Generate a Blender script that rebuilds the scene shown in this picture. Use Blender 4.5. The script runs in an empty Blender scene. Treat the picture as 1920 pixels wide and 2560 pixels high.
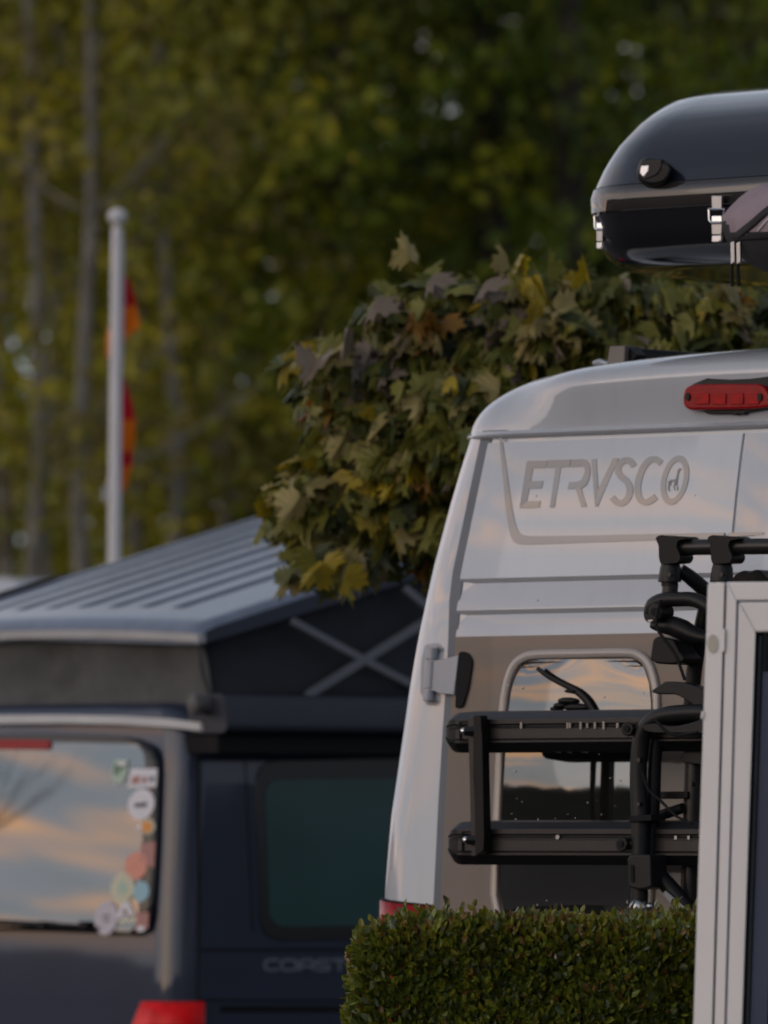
import bpy, bmesh, math, random
from math import sin, cos, pi, radians, sqrt
from mathutils import Vector, Matrix, noise
random.seed(7)
SC = bpy.context.scene
COL = SC.collection

# ------------------------------------------------------------------ camera
F = 20000.0            # focal length in pixels of the 1920 px wide photograph
CU, HV, CZ = 960.0, 2070.0, 1.4      # principal column, horizon row, camera height
cam_d = bpy.data.cameras.new('camera'); cam = bpy.data.objects.new('camera', cam_d); COL.objects.link(cam)
cam.location = (0, 0, CZ); cam.rotation_euler = (radians(90), 0, 0)
cam_d.sensor_fit = 'HORIZONTAL'; cam_d.sensor_width = 36.0; cam_d.lens = F / 1920 * 36
cam_d.shift_y = (HV - 1280) / 1920
cam_d.clip_start = 0.5; cam_d.clip_end = 3000
cam_d.dof.use_dof = True; cam_d.dof.focus_distance = 18.2; cam_d.dof.aperture_fstop = 7.0
SC.camera = cam

# ------------------------------------------------------------------ world
W = bpy.data.worlds.new('World'); SC.world = W; W.use_nodes = True
SUN_EL, SUN_AZ = radians(9), radians(180 + 48)     # low veiled sun behind the camera, a little to the left
def build_world():
    nt = W.node_tree; N = nt.nodes; L = nt.links
    N.clear()
    def n(t, **k):
        o = N.new(t)
        for a, b in k.items(): setattr(o, a, b)
        return o
    out = n('ShaderNodeOutputWorld'); bg = n('ShaderNodeBackground'); L.new(bg.outputs[0], out.inputs[0])
    sky = n('ShaderNodeTexSky'); sky.sky_type = 'NISHITA'; sky.sun_disc = False
    sky.sun_elevation = SUN_EL; sky.sun_rotation = SUN_AZ; sky.dust_density = 2.0; sky.air_density = 1.2
    tc = n('ShaderNodeTexCoord')
    mp = n('ShaderNodeMapping'); mp.inputs['Scale'].default_value = (1.6, 1.6, 5.5); mp.inputs['Rotation'].default_value = (0.12, 0.1, 0.3)
    L.new(tc.outputs['Generated'], mp.inputs[0])
    nz = n('ShaderNodeTexNoise'); nz.inputs['Scale'].default_value = 2.2; nz.inputs['Detail'].default_value = 6; nz.inputs['Roughness'].default_value = 0.55
    nz.inputs['Distortion'].default_value = 0.6
    L.new(mp.outputs[0], nz.inputs['Vector'])
    # sheet of overcast over most of the sky
    sheet = n('ShaderNodeValToRGB'); sheet.color_ramp.elements[0].position = 0.30; sheet.color_ramp.elements[1].position = 0.62
    sheet.color_ramp.elements[0].color = (4.1, 5.2, 6.3, 1); sheet.color_ramp.elements[1].color = (6.0, 6.4, 7.8, 1)
    L.new(nz.outputs[0], sheet.inputs[0])
    mix1 = n('ShaderNodeMix', data_type='RGBA'); mix1.inputs[0].default_value = 0.8
    L.new(sky.outputs[0], mix1.inputs[6]); L.new(sheet.outputs[0], mix1.inputs[7])
    # sun-lit orange cloud streaks, stronger towards the west (-X) and low down
    mp2 = n('ShaderNodeMapping'); mp2.inputs['Scale'].default_value = (1.7, 1.7, 24.0); mp2.inputs['Rotation'].default_value = (0.10, 0.12, 0.0)
    mp2.inputs['Location'].default_value = (0.35, 0.1, 0.27)
    L.new(tc.outputs['Generated'], mp2.inputs[0])
    nz2 = n('ShaderNodeTexNoise'); nz2.inputs['Scale'].default_value = 2.0; nz2.inputs['Detail'].default_value = 5; nz2.inputs['Distortion'].default_value = 0.8
    L.new(mp2.outputs[0], nz2.inputs['Vector'])
    r2 = n('ShaderNodeValToRGB'); r2.color_ramp.elements[0].position = 0.47; r2.color_ramp.elements[1].position = 0.70
    r2.color_ramp.elements[0].color = (0, 0, 0, 1); r2.color_ramp.elements[1].color = (1, 1, 1, 1)
    L.new(nz2.outputs[0], r2.inputs[0])
    sep = n('ShaderNodeSeparateXYZ'); L.new(tc.outputs['Generated'], sep.inputs[0])
    west = n('ShaderNodeMapRange'); west.inputs[1].default_value = 0.35; west.inputs[2].default_value = -0.9; west.inputs[3].default_value = 0.0; west.inputs[4].default_value = 1.0
    L.new(sep.outputs[0], west.inputs[0])
    low = n('ShaderNodeMapRange'); low.inputs[1].default_value = 0.60; low.inputs[2].default_value = 0.22; low.inputs[3].default_value = 0.0; low.inputs[4].default_value = 1.0
    L.new(sep.outputs[2], low.inputs[0])
    m1 = n('ShaderNodeMath', operation='MULTIPLY'); L.new(west.outputs[0], m1.inputs[0]); L.new(low.outputs[0], m1.inputs[1])
    m2 = n('ShaderNodeMath', operation='MULTIPLY'); L.new(m1.outputs[0], m2.inputs[0]); L.new(r2.outputs[0], m2.inputs[1])
    mix2 = n('ShaderNodeMix', data_type='RGBA'); L.new(m2.outputs[0], mix2.inputs[0])
    L.new(mix1.outputs[2], mix2.inputs[6]); mix2.inputs[7].default_value = (17.0, 9.2, 4.4, 1)
    # the west is brighter than the east
    br = n('ShaderNodeMapRange'); br.inputs[1].default_value = 0.9; br.inputs[2].default_value = -1.0; br.inputs[3].default_value = 0.75; br.inputs[4].default_value = 1.8
    L.new(sep.outputs[0], br.inputs[0])
    mul = n('ShaderNodeMix', data_type='RGBA', blend_type='MULTIPLY'); mul.inputs[0].default_value = 1.0
    L.new(mix2.outputs[2], mul.inputs[6]); L.new(br.outputs[0], mul.inputs[7])
    zen = n('ShaderNodeMapRange'); zen.inputs[1].default_value = 0.22; zen.inputs[2].default_value = 0.70; zen.inputs[3].default_value = 1.0; zen.inputs[4].default_value = 0.34
    L.new(sep.outputs[2], zen.inputs[0])
    mul2 = n('ShaderNodeMix', data_type='RGBA', blend_type='MULTIPLY'); mul2.inputs[0].default_value = 1.0
    L.new(mul.outputs[2], mul2.inputs[6]); L.new(zen.outputs[0], mul2.inputs[7])
    L.new(mul2.outputs[2], bg.inputs[0]); bg.inputs[1].default_value = 0.12
build_world()

# ------------------------------------------------------------------ sun
sd = bpy.data.lights.new('sun', 'SUN'); so = bpy.data.objects.new('sun', sd); COL.objects.link(so)
sd.energy = 0.5; sd.angle = radians(60); sd.color = (1.0, 0.96, 0.93)
sun_dir = Vector((sin(SUN_AZ) * cos(SUN_EL + radians(5)), cos(SUN_AZ) * cos(SUN_EL + radians(5)), sin(SUN_EL + radians(5))))
so.rotation_euler = (-sun_dir).to_track_quat('-Z', 'Y').to_euler()

vs = SC.view_settings
vs.view_transform = 'Standard'; vs.look = 'None'; vs.gamma = 1.0; vs.exposure = -0.30
SC.cycles.use_denoising = True
SC.cycles.max_bounces = 8; SC.cycles.transparent_max_bounces = 8
SC.cycles.sample_clamp_indirect = 8

# ------------------------------------------------------------------ materials
MATS = {}
def mat(name, color, rough=0.5, metal=0.0, coat=0.0, coat_rough=0.03, ior=1.5, coat_ior=1.5, var=0.06, scale=8.0, bump=0.0, bscale=None,
        specks=0.0, transl=0.0, rvar=0.0, spec=None, streak=0.0):
    if name in MATS: return MATS[name]
    m = bpy.data.materials.new(name); m.use_nodes = True; MATS[name] = m
    nt = m.node_tree; N = nt.nodes; L = nt.links
    p = N['Principled BSDF']; out = N['Material Output']
    p.inputs['Roughness'].default_value = rough; p.inputs['Metallic'].default_value = metal
    p.inputs['Coat Weight'].default_value = coat; p.inputs['Coat Roughness'].default_value = coat_rough
    p.inputs['IOR'].default_value = ior; p.inputs['Coat IOR'].default_value = coat_ior
    if spec is not None: p.inputs['Specular IOR Level'].default_value = spec
    tc = N.new('ShaderNodeTexCoord')
    nz = N.new('ShaderNodeTexNoise'); nz.inputs['Scale'].default_value = scale; nz.inputs['Detail'].default_value = 4
    L.new(tc.outputs['Object'], nz.inputs['Vector'])
    rp = N.new('ShaderNodeValToRGB'); rp.color_ramp.elements[0].position = 0.3; rp.color_ramp.elements[1].position = 0.7
    rp.color_ramp.elements[0].color = tuple(c * (1 - var) for c in color) + (1,)
    rp.color_ramp.elements[1].color = tuple(min(1, c * (1 + var)) for c in color) + (1,)
    L.new(nz.outputs[0], rp.inputs[0]); src = rp.outputs[0]
    if specks > 0:
        v = N.new('ShaderNodeTexVoronoi'); v.inputs['Scale'].default_value = 16.0; v.inputs['Randomness'].default_value = 1.0
        L.new(tc.outputs['Object'], v.inputs['Vector'])
        cr = N.new('ShaderNodeValToRGB'); cr.color_ramp.elements[0].position = 0.035; cr.color_ramp.elements[1].position = 0.06
        cr.color_ramp.elements[0].color = (1, 1, 1, 1); cr.color_ramp.elements[1].color = (0, 0, 0, 1)
        L.new(v.outputs['Distance'], cr.inputs[0])
        nk = N.new('ShaderNodeTexNoise'); nk.inputs['Scale'].default_value = 3.0; L.new(tc.outputs['Object'], nk.inputs['Vector'])
        gt = N.new('ShaderNodeMath'); gt.operation = 'GREATER_THAN'; gt.inputs[1].default_value = 0.54; L.new(nk.outputs[0], gt.inputs[0])
        ml = N.new('ShaderNodeMath'); ml.operation = 'MULTIPLY'; L.new(cr.outputs[0], ml.inputs[0]); L.new(gt.outputs[0], ml.inputs[1])
        ms = N.new('ShaderNodeMath'); ms.operation = 'MULTIPLY'; ms.inputs[1].default_value = specks; L.new(ml.outputs[0], ms.inputs[0])
        mx = N.new('ShaderNodeMix'); mx.data_type = 'RGBA'; L.new(ms.outputs[0], mx.inputs[0]); L.new(src, mx.inputs[6])
        mx.inputs[7].default_value = (0.03, 0.025, 0.03, 1); src = mx.outputs[2]
    if streak > 0:       # rain-washed road film running down the panels
        ms_ = N.new('ShaderNodeMapping'); ms_.inputs['Scale'].default_value = (26, 26, 1.6); L.new(tc.outputs['Object'], ms_.inputs[0])
        ns = N.new('ShaderNodeTexNoise'); ns.inputs['Scale'].default_value = 1.0; ns.inputs['Detail'].default_value = 5; L.new(ms_.outputs[0], ns.inputs['Vector'])
        cs = N.new('ShaderNodeValToRGB'); cs.color_ramp.elements[0].position = 0.48; cs.color_ramp.elements[1].position = 0.74
        cs.color_ramp.elements[0].color = (0, 0, 0, 1); cs.color_ramp.elements[1].color = (streak, streak, streak, 1); L.new(ns.outputs[0], cs.inputs[0])
        mk_ = N.new('ShaderNodeMix'); mk_.data_type = 'RGBA'; L.new(cs.outputs[0], mk_.inputs[0]); L.new(src, mk_.inputs[6]); mk_.inputs[7].default_value = (0.16, 0.14, 0.125, 1); src = mk_.outputs[2]
    L.new(src, p.inputs['Base Color'])
    if rvar > 0:
        mr = N.new('ShaderNodeMapRange'); mr.inputs[3].default_value = max(0, rough - rvar); mr.inputs[4].default_value = rough + rvar
        n3 = N.new('ShaderNodeTexNoise'); n3.inputs['Scale'].default_value = 5; n3.inputs['Detail'].default_value = 5
        L.new(tc.outputs['Object'], n3.inputs['Vector']); L.new(n3.outputs[0], mr.inputs[0]); L.new(mr.outputs[0], p.inputs['Roughness'])
    if bump > 0:
        nb = N.new('ShaderNodeTexNoise'); nb.inputs['Scale'].default_value = bscale or 60; nb.inputs['Detail'].default_value = 3
        L.new(tc.outputs['Object'], nb.inputs['Vector'])
        b = N.new('ShaderNodeBump'); b.inputs['Strength'].default_value = bump; b.inputs['Distance'].default_value = 0.01
        L.new(nb.outputs[0], b.inputs['Height']); L.new(b.outputs[0], p.inputs['Normal'])
    if transl > 0:
        t = N.new('ShaderNodeBsdfTranslucent'); L.new(src, t.inputs[0])
        ad = N.new('ShaderNodeMixShader'); ad.inputs[0].default_value = transl
        L.new(p.outputs[0], ad.inputs[1]); L.new(t.outputs[0], ad.inputs[2]); L.new(ad.outputs[0], out.inputs[0])
    return m

VANWHITE = mat('van_white_paint', (0.475, 0.50, 0.55), 0.36, coat=1.0, coat_rough=0.05, coat_ior=1.75, var=0.03, scale=3, specks=0.75, rvar=.07, streak=.05, spec=.25)
BROWN = mat('taupe_vinyl_wrap', (0.190, 0.150, 0.125), 0.42, spec=.1, coat=0.45, coat_rough=0.05, coat_ior=1.5, var=0.03, scale=4, specks=0.8)
DECAL = mat('taupe_decal', (0.275, 0.262, 0.262), 0.40, coat=1.0, coat_rough=0.06, coat_ior=1.6, var=0.02)
DECAL2 = mat('pale_emblem', (0.30, 0.285, 0.28), 0.45, var=0.02)
GAPSHADE = mat('gap_and_return_shade', (0.13, 0.15, 0.18), 0.5, var=0.1)
BLACKRUB = mat('black_rubber', (0.009, 0.009, 0.010), 0.7, spec=0.2, var=0.2)
BLACKPL = mat('black_plastic', (0.007, 0.007, 0.008), 0.42, spec=0.25, var=0.2, bump=0.04, bscale=200)
DKPL = mat('dark_grey_plastic', (0.012, 0.0125, 0.014), 0.40, spec=0.3, var=0.15, bump=0.04, bscale=200)
ALUBLK = mat('anodised_dark_aluminium', (0.050, 0.047, 0.047), 0.36, metal=0.7, var=0.06, scale=30)
ALUTOP = mat('satin_black_rail_top', (0.022, 0.024, 0.030), 0.42, var=0.08)
CHROME = mat('chrome', (0.72, 0.72, 0.74), 0.14, metal=1.0, var=0.05)
STEEL = mat('dull_steel', (0.40, 0.40, 0.41), 0.34, metal=1.0, var=0.1)
HINGE = mat('hinge_grey_paint', (0.33, 0.35, 0.40), 0.4, coat=0.3, var=0.03)
REDLENS = mat('red_lens', (0.30, 0.004, 0.006), 0.25, spec=0.25, var=0.15, scale=40)
REDDEEP = mat('deep_red_cell', (0.38, 0.003, 0.004), 0.3, spec=0.2, var=0.25, scale=60)
WINGLASS = mat('bronze_tinted_acrylic', (0.012, 0.012, 0.012), 0.03, ior=2.2, var=0.1, bump=0.03, bscale=5)
WINFRAME = mat('window_frame_grey', (0.38, 0.34, 0.32), 0.3, coat=0.8, var=0.03)
NAVY = mat('navy_metallic_paint', (0.023, 0.033, 0.064), 0.42, spec=0.25, metal=0.1, coat=0.9, coat_rough=0.04, var=0.08, scale=3)
ROOFMET = mat('pop_roof_grey_paint', (0.19, 0.225, 0.30), 0.33, metal=0.35, coat=0.5, coat_rough=0.1, var=0.1, scale=18, bump=0.1, bscale=90)
ROOFDK = mat('pop_roof_navy_edge', (0.022, 0.03, 0.055), 0.4, coat=0.5, var=0.08)
LIPWHITE = mat('pale_roof_seal', (0.40, 0.40, 0.41), 0.4, var=0.08)
GUTTER = mat('white_gutter_trim', (0.60, 0.61, 0.63), 0.35, var=0.05)
CANVAS = mat('grey_tent_canvas', (0.085, 0.087, 0.088), 0.85, var=0.12, scale=14, bump=0.25, bscale=14)
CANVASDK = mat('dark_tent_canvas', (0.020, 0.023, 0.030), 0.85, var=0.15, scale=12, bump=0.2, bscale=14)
STRAP = mat('grey_scissor_strut', (0.17, 0.18, 0.20), 0.5, var=0.06)
REARGLASS = mat('rear_window_glass', (0.014, 0.015, 0.016), 0.035, ior=2.45, var=0.1)
SIDEGLASS = mat('green_privacy_glass', (0.042, 0.100, 0.102), 0.10, ior=1.5, var=0.15, scale=3)
GLASSEDGE = mat('window_black_band', (0.010, 0.011, 0.014), 0.15, var=0.1)
UPVC = mat('white_door_profile', (0.80, 0.785, 0.785), 0.42, coat=0.2, var=0.02)
UPVC2 = mat('white_door_profile_inner', (0.77, 0.755, 0.755), 0.42, coat=0.2, var=0.02)
GASKET = mat('blue_grey_gasket', (0.14, 0.15, 0.21), 0.55, var=0.1)
LEAFGREEN = None

# ------------------------------------------------------------------ geometry helpers
class MB:
    def __init__(s): s.v = []; s.f = []; s.m = []
    def add(s, vs_, fs, mi=0):
        b = len(s.v); s.v += [tuple(p) for p in vs_]
        for f in fs: s.f.append([b + i for i in f]); s.m.append(mi)
    def box(s, c, size, mi=0, M=None):
        x, y, z = (d / 2 for d in size)
        ps = [Vector((i * x, j * y, k * z)) for k in (-1, 1) for j in (-1, 1) for i in (-1, 1)]
        if M is not None: ps = [M @ p for p in ps]
        ps = [p + Vector(c) for p in ps]
        s.add(ps, [(0, 2, 3, 1), (4, 5, 7, 6), (0, 1, 5, 4), (2, 6, 7, 3), (0, 4, 6, 2), (1, 3, 7, 5)], mi)
    def loft(s, rings, closed=True, caps=True, mi=0, mif=None):
        n = len(rings[0]); b = len(s.v)
        for r in rings: s.v += [tuple(p) for p in r]
        for i in range(len(rings) - 1):
            for j in range(n if closed else n - 1):
                k = (j + 1) % n
                s.f.append([b + i * n + j, b + i * n + k, b + (i + 1) * n + k, b + (i + 1) * n + j])
                s.m.append(mif(i, j) if mif else mi)
        if caps and closed:
            s.f.append([b + j for j in reversed(range(n))]); s.m.append(mi)
            s.f.append([b + (len(rings) - 1) * n + j for j in range(n)]); s.m.append(mi)
    def tube(s, pts, rad, n=12, mi=0, flat=1.0, up=None, smooth=3):
        pts = [Vector(p) for p in pts]
        if not isinstance(rad, (list, tuple)): rad = [rad] * len(pts)
        if smooth and len(pts) > 2:
            P, R = [], []
            for i in range(len(pts) - 1):
                p0 = pts[max(0, i - 1)]; p1 = pts[i]; p2 = pts[i + 1]; p3 = pts[min(len(pts) - 1, i + 2)]
                for k in range(smooth):
                    t = k / smooth
                    P.append(0.5 * ((2 * p1) + (p2 - p0) * t + (2 * p0 - 5 * p1 + 4 * p2 - p3) * t * t + (3 * p1 - p0 - 3 * p2 + p3) * t ** 3))
                    R.append(rad[i] * (1 - t) + rad[i + 1] * t)
            P.append(pts[-1]); R.append(rad[-1]); pts, rad = P, R
        rings = []; ref = None
        for i, p in enumerate(pts):
            d = (pts[min(i + 1, len(pts) - 1)] - pts[max(i - 1, 0)]).normalized()
            if ref is None:
                ref = Vector(up) if up is not None else (Vector((0, 0, 1)) if abs(d.z) < 0.9 else Vector((1, 0, 0)))
            a = d.cross(ref)
            if a.length < 1e-4: a = d.orthogonal()
            a.normalize(); b_ = a.cross(d).normalized(); ref = b_
            rings.append([p + (a * cos(2 * pi * j / n) + b_ * sin(2 * pi * j / n) * flat) * rad[i] for j in range(n)])
        s.loft(rings, mi=mi)
    def prism(s, front, back, mi=0):
        n = len(front); b = len(s.v)
        s.v += [tuple(p) for p in front] + [tuple(p) for p in back]
        s.f.append([b + i for i in range(n)]); s.m.append(mi)
        s.f.append([b + n + i for i in reversed(range(n))]); s.m.append(mi)
        for i in range(n):
            k = (i + 1) % n
            s.f.append([b + k, b + i, b + n + i, b + n + k]); s.m.append(mi)
    def sphere(s, c, r, seg=16, ring=10, mi=0, sc=(1, 1, 1)):
        c = Vector(c); rings = []
        for i in range(1, ring):
            t = pi * i / ring
            rings.append([c + Vector((r * sc[0] * sin(t) * cos(2 * pi * j / seg), r * sc[1] * sin(t) * sin(2 * pi * j / seg), r * sc[2] * cos(t))) for j in range(seg)])
        s.loft(rings, mi=mi)
    def build(s, name, mats, parent=None, smooth=True, angle=35, bevel=0.0, loc=None, fixn=True):
        me = bpy.data.meshes.new(name); me.from_pydata(s.v, [], s.f)
        if not isinstance(mats, (list, tuple)): mats = [mats]
        for m in mats: me.materials.append(m)
        for p, mi in zip(me.polygons, s.m): p.material_index = mi
        if fixn:
            bm = bmesh.new(); bm.from_mesh(me); bmesh.ops.recalc_face_normals(bm, faces=bm.faces); bm.to_mesh(me); bm.free()
        if smooth:
            me.polygons.foreach_set('use_smooth', [True] * len(me.polygons))
            me.set_sharp_from_angle(angle=radians(angle))
        me.update()
        o = bpy.data.objects.new(name, me); COL.objects.link(o)
        if parent is not None: o.parent = parent
        if loc is not None: o.location = loc
        if bevel > 0:
            bv = o.modifiers.new('bevel', 'BEVEL'); bv.width = bevel; bv.segments = 2; bv.limit_method = 'ANGLE'; bv.angle_limit = radians(40)
            bv.harden_normals = True
        return o

def tag(o, label=None, cat=None, group=None, kind=None):
    if label: o['label'] = label
    if cat: o['category'] = cat
    if group: o['group'] = group
    if kind: o['kind'] = kind
    return o
def thing(name, label, cat, loc=(0, 0, 0), rz=0.0, group=None):
    o = bpy.data.objects.new(name, None); COL.objects.link(o); o.location = loc; o.rotation_euler = (0, 0, rz)
    o.empty_display_size = 0.2
    return tag(o, label, cat, group)

def at(u, v, Y): return Vector(((u - CU) * Y / F, Y, CZ + (HV - v) * Y / F))
def interp(tab, x):
    if x <= tab[0][0]: (a, b), (c, d) = tab[0], tab[1]
    elif x >= tab[-1][0]: (a, b), (c, d) = tab[-2], tab[-1]
    else:
        for i in range(len(tab) - 1):
            if tab[i][0] <= x <= tab[i + 1][0]: (a, b), (c, d) = tab[i], tab[i + 1]; break
    return b + (d - b) * (x - a) / (c - a)

class Frame:
    """Local frame of a parked vehicle: x to its right, y forward, z up."""
    def __init__(s, O, a): s.O = Vector(O); s.a = a
    def loc(s, P):
        d = Vector(P) - s.O
        return Vector((d.x * cos(s.a) - d.y * sin(s.a), d.x * sin(s.a) + d.y * cos(s.a), d.z))
    def world(s, p):
        return s.O + Vector((p[0] * cos(s.a) + p[1] * sin(s.a), -p[0] * sin(s.a) + p[1] * cos(s.a), p[2]))
    def px(s, p):
        P = s.world(p); return (CU + P.x * F / P.y, HV - (P.z - CZ) * F / P.y)
    def hit(s, u, v, yf):
        Y = s.O.y
        if not callable(yf): c = yf; yf = lambda z: c
        for _ in range(14):
            p = s.loc(at(u, v, Y)); q = s.loc(at(u, v, Y + 1.0)); k = q.y - p.y
            Y += (yf(p.z) - p.y) / k
        return s.loc(at(u, v, Y))
    def hitx(s, u, v, xl):
        p = s.loc(at(u, v, 10)); q = s.loc(at(u, v, 11)); k = q.x - p.x
        return s.loc(at(u, v, 10 + (xl - p.x) / k))

def slab(mb, fr, pts, yf, off, th, mi=0):
    g = (lambda z: yf) if not callable(yf) else yf
    fr_ = [fr.hit(u, v, lambda z: g(z) + off) for u, v in pts]
    mb.prism(fr_, [p + Vector((0, th, 0)) for p in fr_], mi)
def roundpoly(pts, r, n=5):
    """Polygon (list of 2-tuples) with rounded corners."""
    out = []; N = len(pts)
    for i in range(N):
        p = Vector(pts[i]); a = Vector(pts[i - 1]); b = Vector(pts[(i + 1) % N])
        da = (a - p); db = (b - p); ra = min(r, da.length * 0.45, db.length * 0.45)
        A = p + da.normalized() * ra; B = p + db.normalized() * ra
        for k in range(n + 1):
            t = k / n; out.append(tuple((1 - t) ** 2 * A + 2 * t * (1 - t) * p + t * t * B))
    return out
def stroke(pts, w, closed=False):
    """Outline polygon of a polyline with width w (pixels)."""
    P = [Vector(p) for p in pts]; L, R = [], []
    for i, p in enumerate(P):
        d = (P[min(i + 1, len(P) - 1)] - P[max(i - 1, 0)]).normalized(); nrm = Vector((-d.y, d.x))
        L.append(tuple(p + nrm * w / 2)); R.append(tuple(p - nrm * w / 2))
    return L, R
def stroke_prism(mb, fr, pts, w, yf, off, th, mi=0):
    L, R = stroke(pts, w)
    g = (lambda z: yf) if not callable(yf) else yf
    for i in range(len(L) - 1):
        slab(mb, fr, [L[i], L[i + 1], R[i + 1], R[i]], g, off, th, mi)
def crop(c, s, u0, v0): return [(u0 + s * x, v0 + s * y) for x, y in c]

# ================================================================== ground and hills
def ground_z(y):
    t = max(0.0, min(1.0, (y - 21.0) / 3.0)); t = t * t * (3 - 2 * t)
    return -0.2 * t
def build_ground():
    m = mat('worn_asphalt', (0.05, 0.05, 0.05), 0.85, var=0.3, scale=3, bump=0.3, bscale=80)
    mb = MB(); xs = [-400, -60, -20, -10, -5, 0, 5, 10, 20, 60, 400]; ys = [-400, -60, 0, 10, 18, 21, 21.5, 22, 22.5, 23, 23.5, 24, 30, 45, 60, 120, 400]
    mb.loft([[(x, y, ground_z(y)) for x in xs] for y in ys], closed=False, caps=False)
    o = mb.build('ground', m); tag(o, kind='structure')
    g = mat('dark_wooded_hill', (0.030, 0.036, 0.014), 0.95, var=0.5, scale=0.08, bump=0.6, bscale=0.5)
    mb = MB(); n = 720; R = 190.0; rings = []
    prof = [(-32, 0.0), (-12, 0.55), (-4, 0.85), (0, 1.0), (8, 1.0), (70, 0.1)]
    for dr, hk in prof:
        ring = []
        for i in range(n):
            a = 2 * pi * i / n; c = Vector((cos(a), sin(a), 0))
            east = max(0, (c.y - .80) / .2); east = min(1, east * 1.5)
            h = (12.5 - 8.5 * east) + (5.0 - 4 * east) * noise.noise(c * 2.6) + 1.6 * noise.noise(c * 14) + 1.6 * abs(noise.noise(c * 46 + Vector((3, 1, 0)))) + 0.6 * noise.noise(c * 120)
            r = R + dr + (2.0 * noise.noise(c * 40 + Vector((0, 0, dr))) if 0 < hk < 1 else 0)
            ring.append((r * c.x, 20 + r * c.y, h * hk - 0.4))
        rings.append(ring)
    mb.loft(rings, closed=True, caps=False)
    tag(mb.build('hills', g, angle=60), kind='structure')
build_ground()

# ================================================================== forest
def leafmat(name, col, var=0.35, scale=0.9, transl=0.35, rough=0.55):
    return mat(name, col, rough, var=var, scale=scale, transl=transl)
BARKS = {'pale': mat('pale_bark', (0.17, 0.16, 0.14), 0.9, var=0.4, scale=5, bump=0.5, bscale=20),
         'brown': mat('brown_bark', (0.055, 0.043, 0.032), 0.9, var=0.4, scale=5, bump=0.5, bscale=20)}
FOREST_PAL = {
    'olive': [leafmat('olive_leaves', (0.22, 0.225, 0.014)), leafmat('ochre_leaves', (0.36, 0.31, 0.016)), leafmat('brown_leaves', (0.17, 0.14, 0.03))],
    'green': [leafmat('moss_green_leaves', (0.20, 0.25, 0.012)), leafmat('yellow_green_leaves', (0.34, 0.35, 0.014)), leafmat('deep_green_leaves', (0.10, 0.14, 0.010))],
    'dark': [leafmat('dark_green_leaves', (0.10, 0.145, 0.010)), leafmat('dark_moss_leaves', (0.17, 0.205, 0.012)), leafmat('black_green_leaves', (0.05, 0.075, 0.009))],
}
def make_tree(pal, bark, H, nclump, per, rx, z0, leaf, seed, trunk_r, lean=0.0):
    rnd = random.Random(seed)
    root = bpy.data.objects.new('forest_tree', None); COL.objects.link(root); root.empty_display_size = 0.3
    tb = MB()
    top = Vector((lean * H, 0, H * 0.93))
    pts = [Vector((lean * H * t + 0.22 * noise.noise(Vector((t * 4, seed, 0))), 0.2 * noise.noise(Vector((t * 4, seed, 9))), H * 0.93 * t - 0.2)) for t in [0, .08, .2, .35, .5, .65, .8, 1]]
    tb.tube(pts, [trunk_r * 1.5, trunk_r * 1.1, trunk_r, trunk_r * .85, trunk_r * .7, trunk_r * .5, trunk_r * .3, trunk_r * .1], n=9, smooth=2)
    ends = []
    for k in range(18):
        t = rnd.uniform(0.22, 0.92); i = int(t * 7); base = pts[min(i, 7)]
        an = rnd.uniform(0, 2 * pi); ln = rx * rnd.uniform(0.5, 0.95) * (1.1 - 0.5 * t)
        e = base + Vector((cos(an) * ln, sin(an) * ln, ln * rnd.uniform(0.2, 0.9)))
        mid = base.lerp(e, 0.5) + Vector((0, 0, -0.08 * ln))
        tb.tube([base, mid, e], [trunk_r * .42 * (1.1 - t), trunk_r * .25 * (1.1 - t) + .006, .006], n=6, smooth=2)
        ends.append(e); ends.append(mid)
    tb.build('trunk', bark, root, fixn=False)
    cb = MB()
    for c in range(nclump):
        if rnd.random() < 0.35: cc = rnd.choice(ends) + Vector((rnd.gauss(0, .3), rnd.gauss(0, .3), rnd.gauss(0, .3)))
        else:
            while True:
                q = Vector((rnd.uniform(-1, 1), rnd.uniform(-1, 1), rnd.uniform(-1, 1)))
                if 0.25 < q.length < 1: break
            zc = (z0 + H) / 2
            cc = Vector((q.x * rx + lean * zc, q.y * rx, zc + q.z * (H - z0) / 2))
        mi = rnd.choices([0, 1, 2], [5, 3, 3])[0]; R = rnd.uniform(0.28, 0.75)
        for _ in range(per):
            p = cc + Vector((rnd.gauss(0, R * .55), rnd.gauss(0, R * .55), rnd.gauss(0, R * .42)))
            s_ = leaf * rnd.uniform(0.6, 1.3)
            nn = Vector((rnd.gauss(0, 1), rnd.gauss(0, 1), rnd.gauss(0.5, 1))).normalized()
            a = nn.orthogonal().normalized(); a = Matrix.Rotation(rnd.uniform(0, 6.28), 3, nn) @ a; b = nn.cross(a)
            cb.add([p - a * s_ * .5, p + b * s_ * .34 - a * s_ * .1, p + a * s_ * .6 - nn * s_ * .15, p - b * s_ * .34 - a * s_ * .1], [(0, 1, 2, 3)], mi if rnd.random() < .9 else rnd.randrange(3))
    cb.build('crown', FOREST_PAL[pal], root, smooth=False, fixn=False)
    return root
def copy_tree(o, parent=None):
    c = o.copy(); COL.objects.link(c)
    if parent is not None: c.parent = parent
    for ch in [x for x in bpy.data.objects if x.parent == o]: copy_tree(ch, c)
    return c
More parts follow.
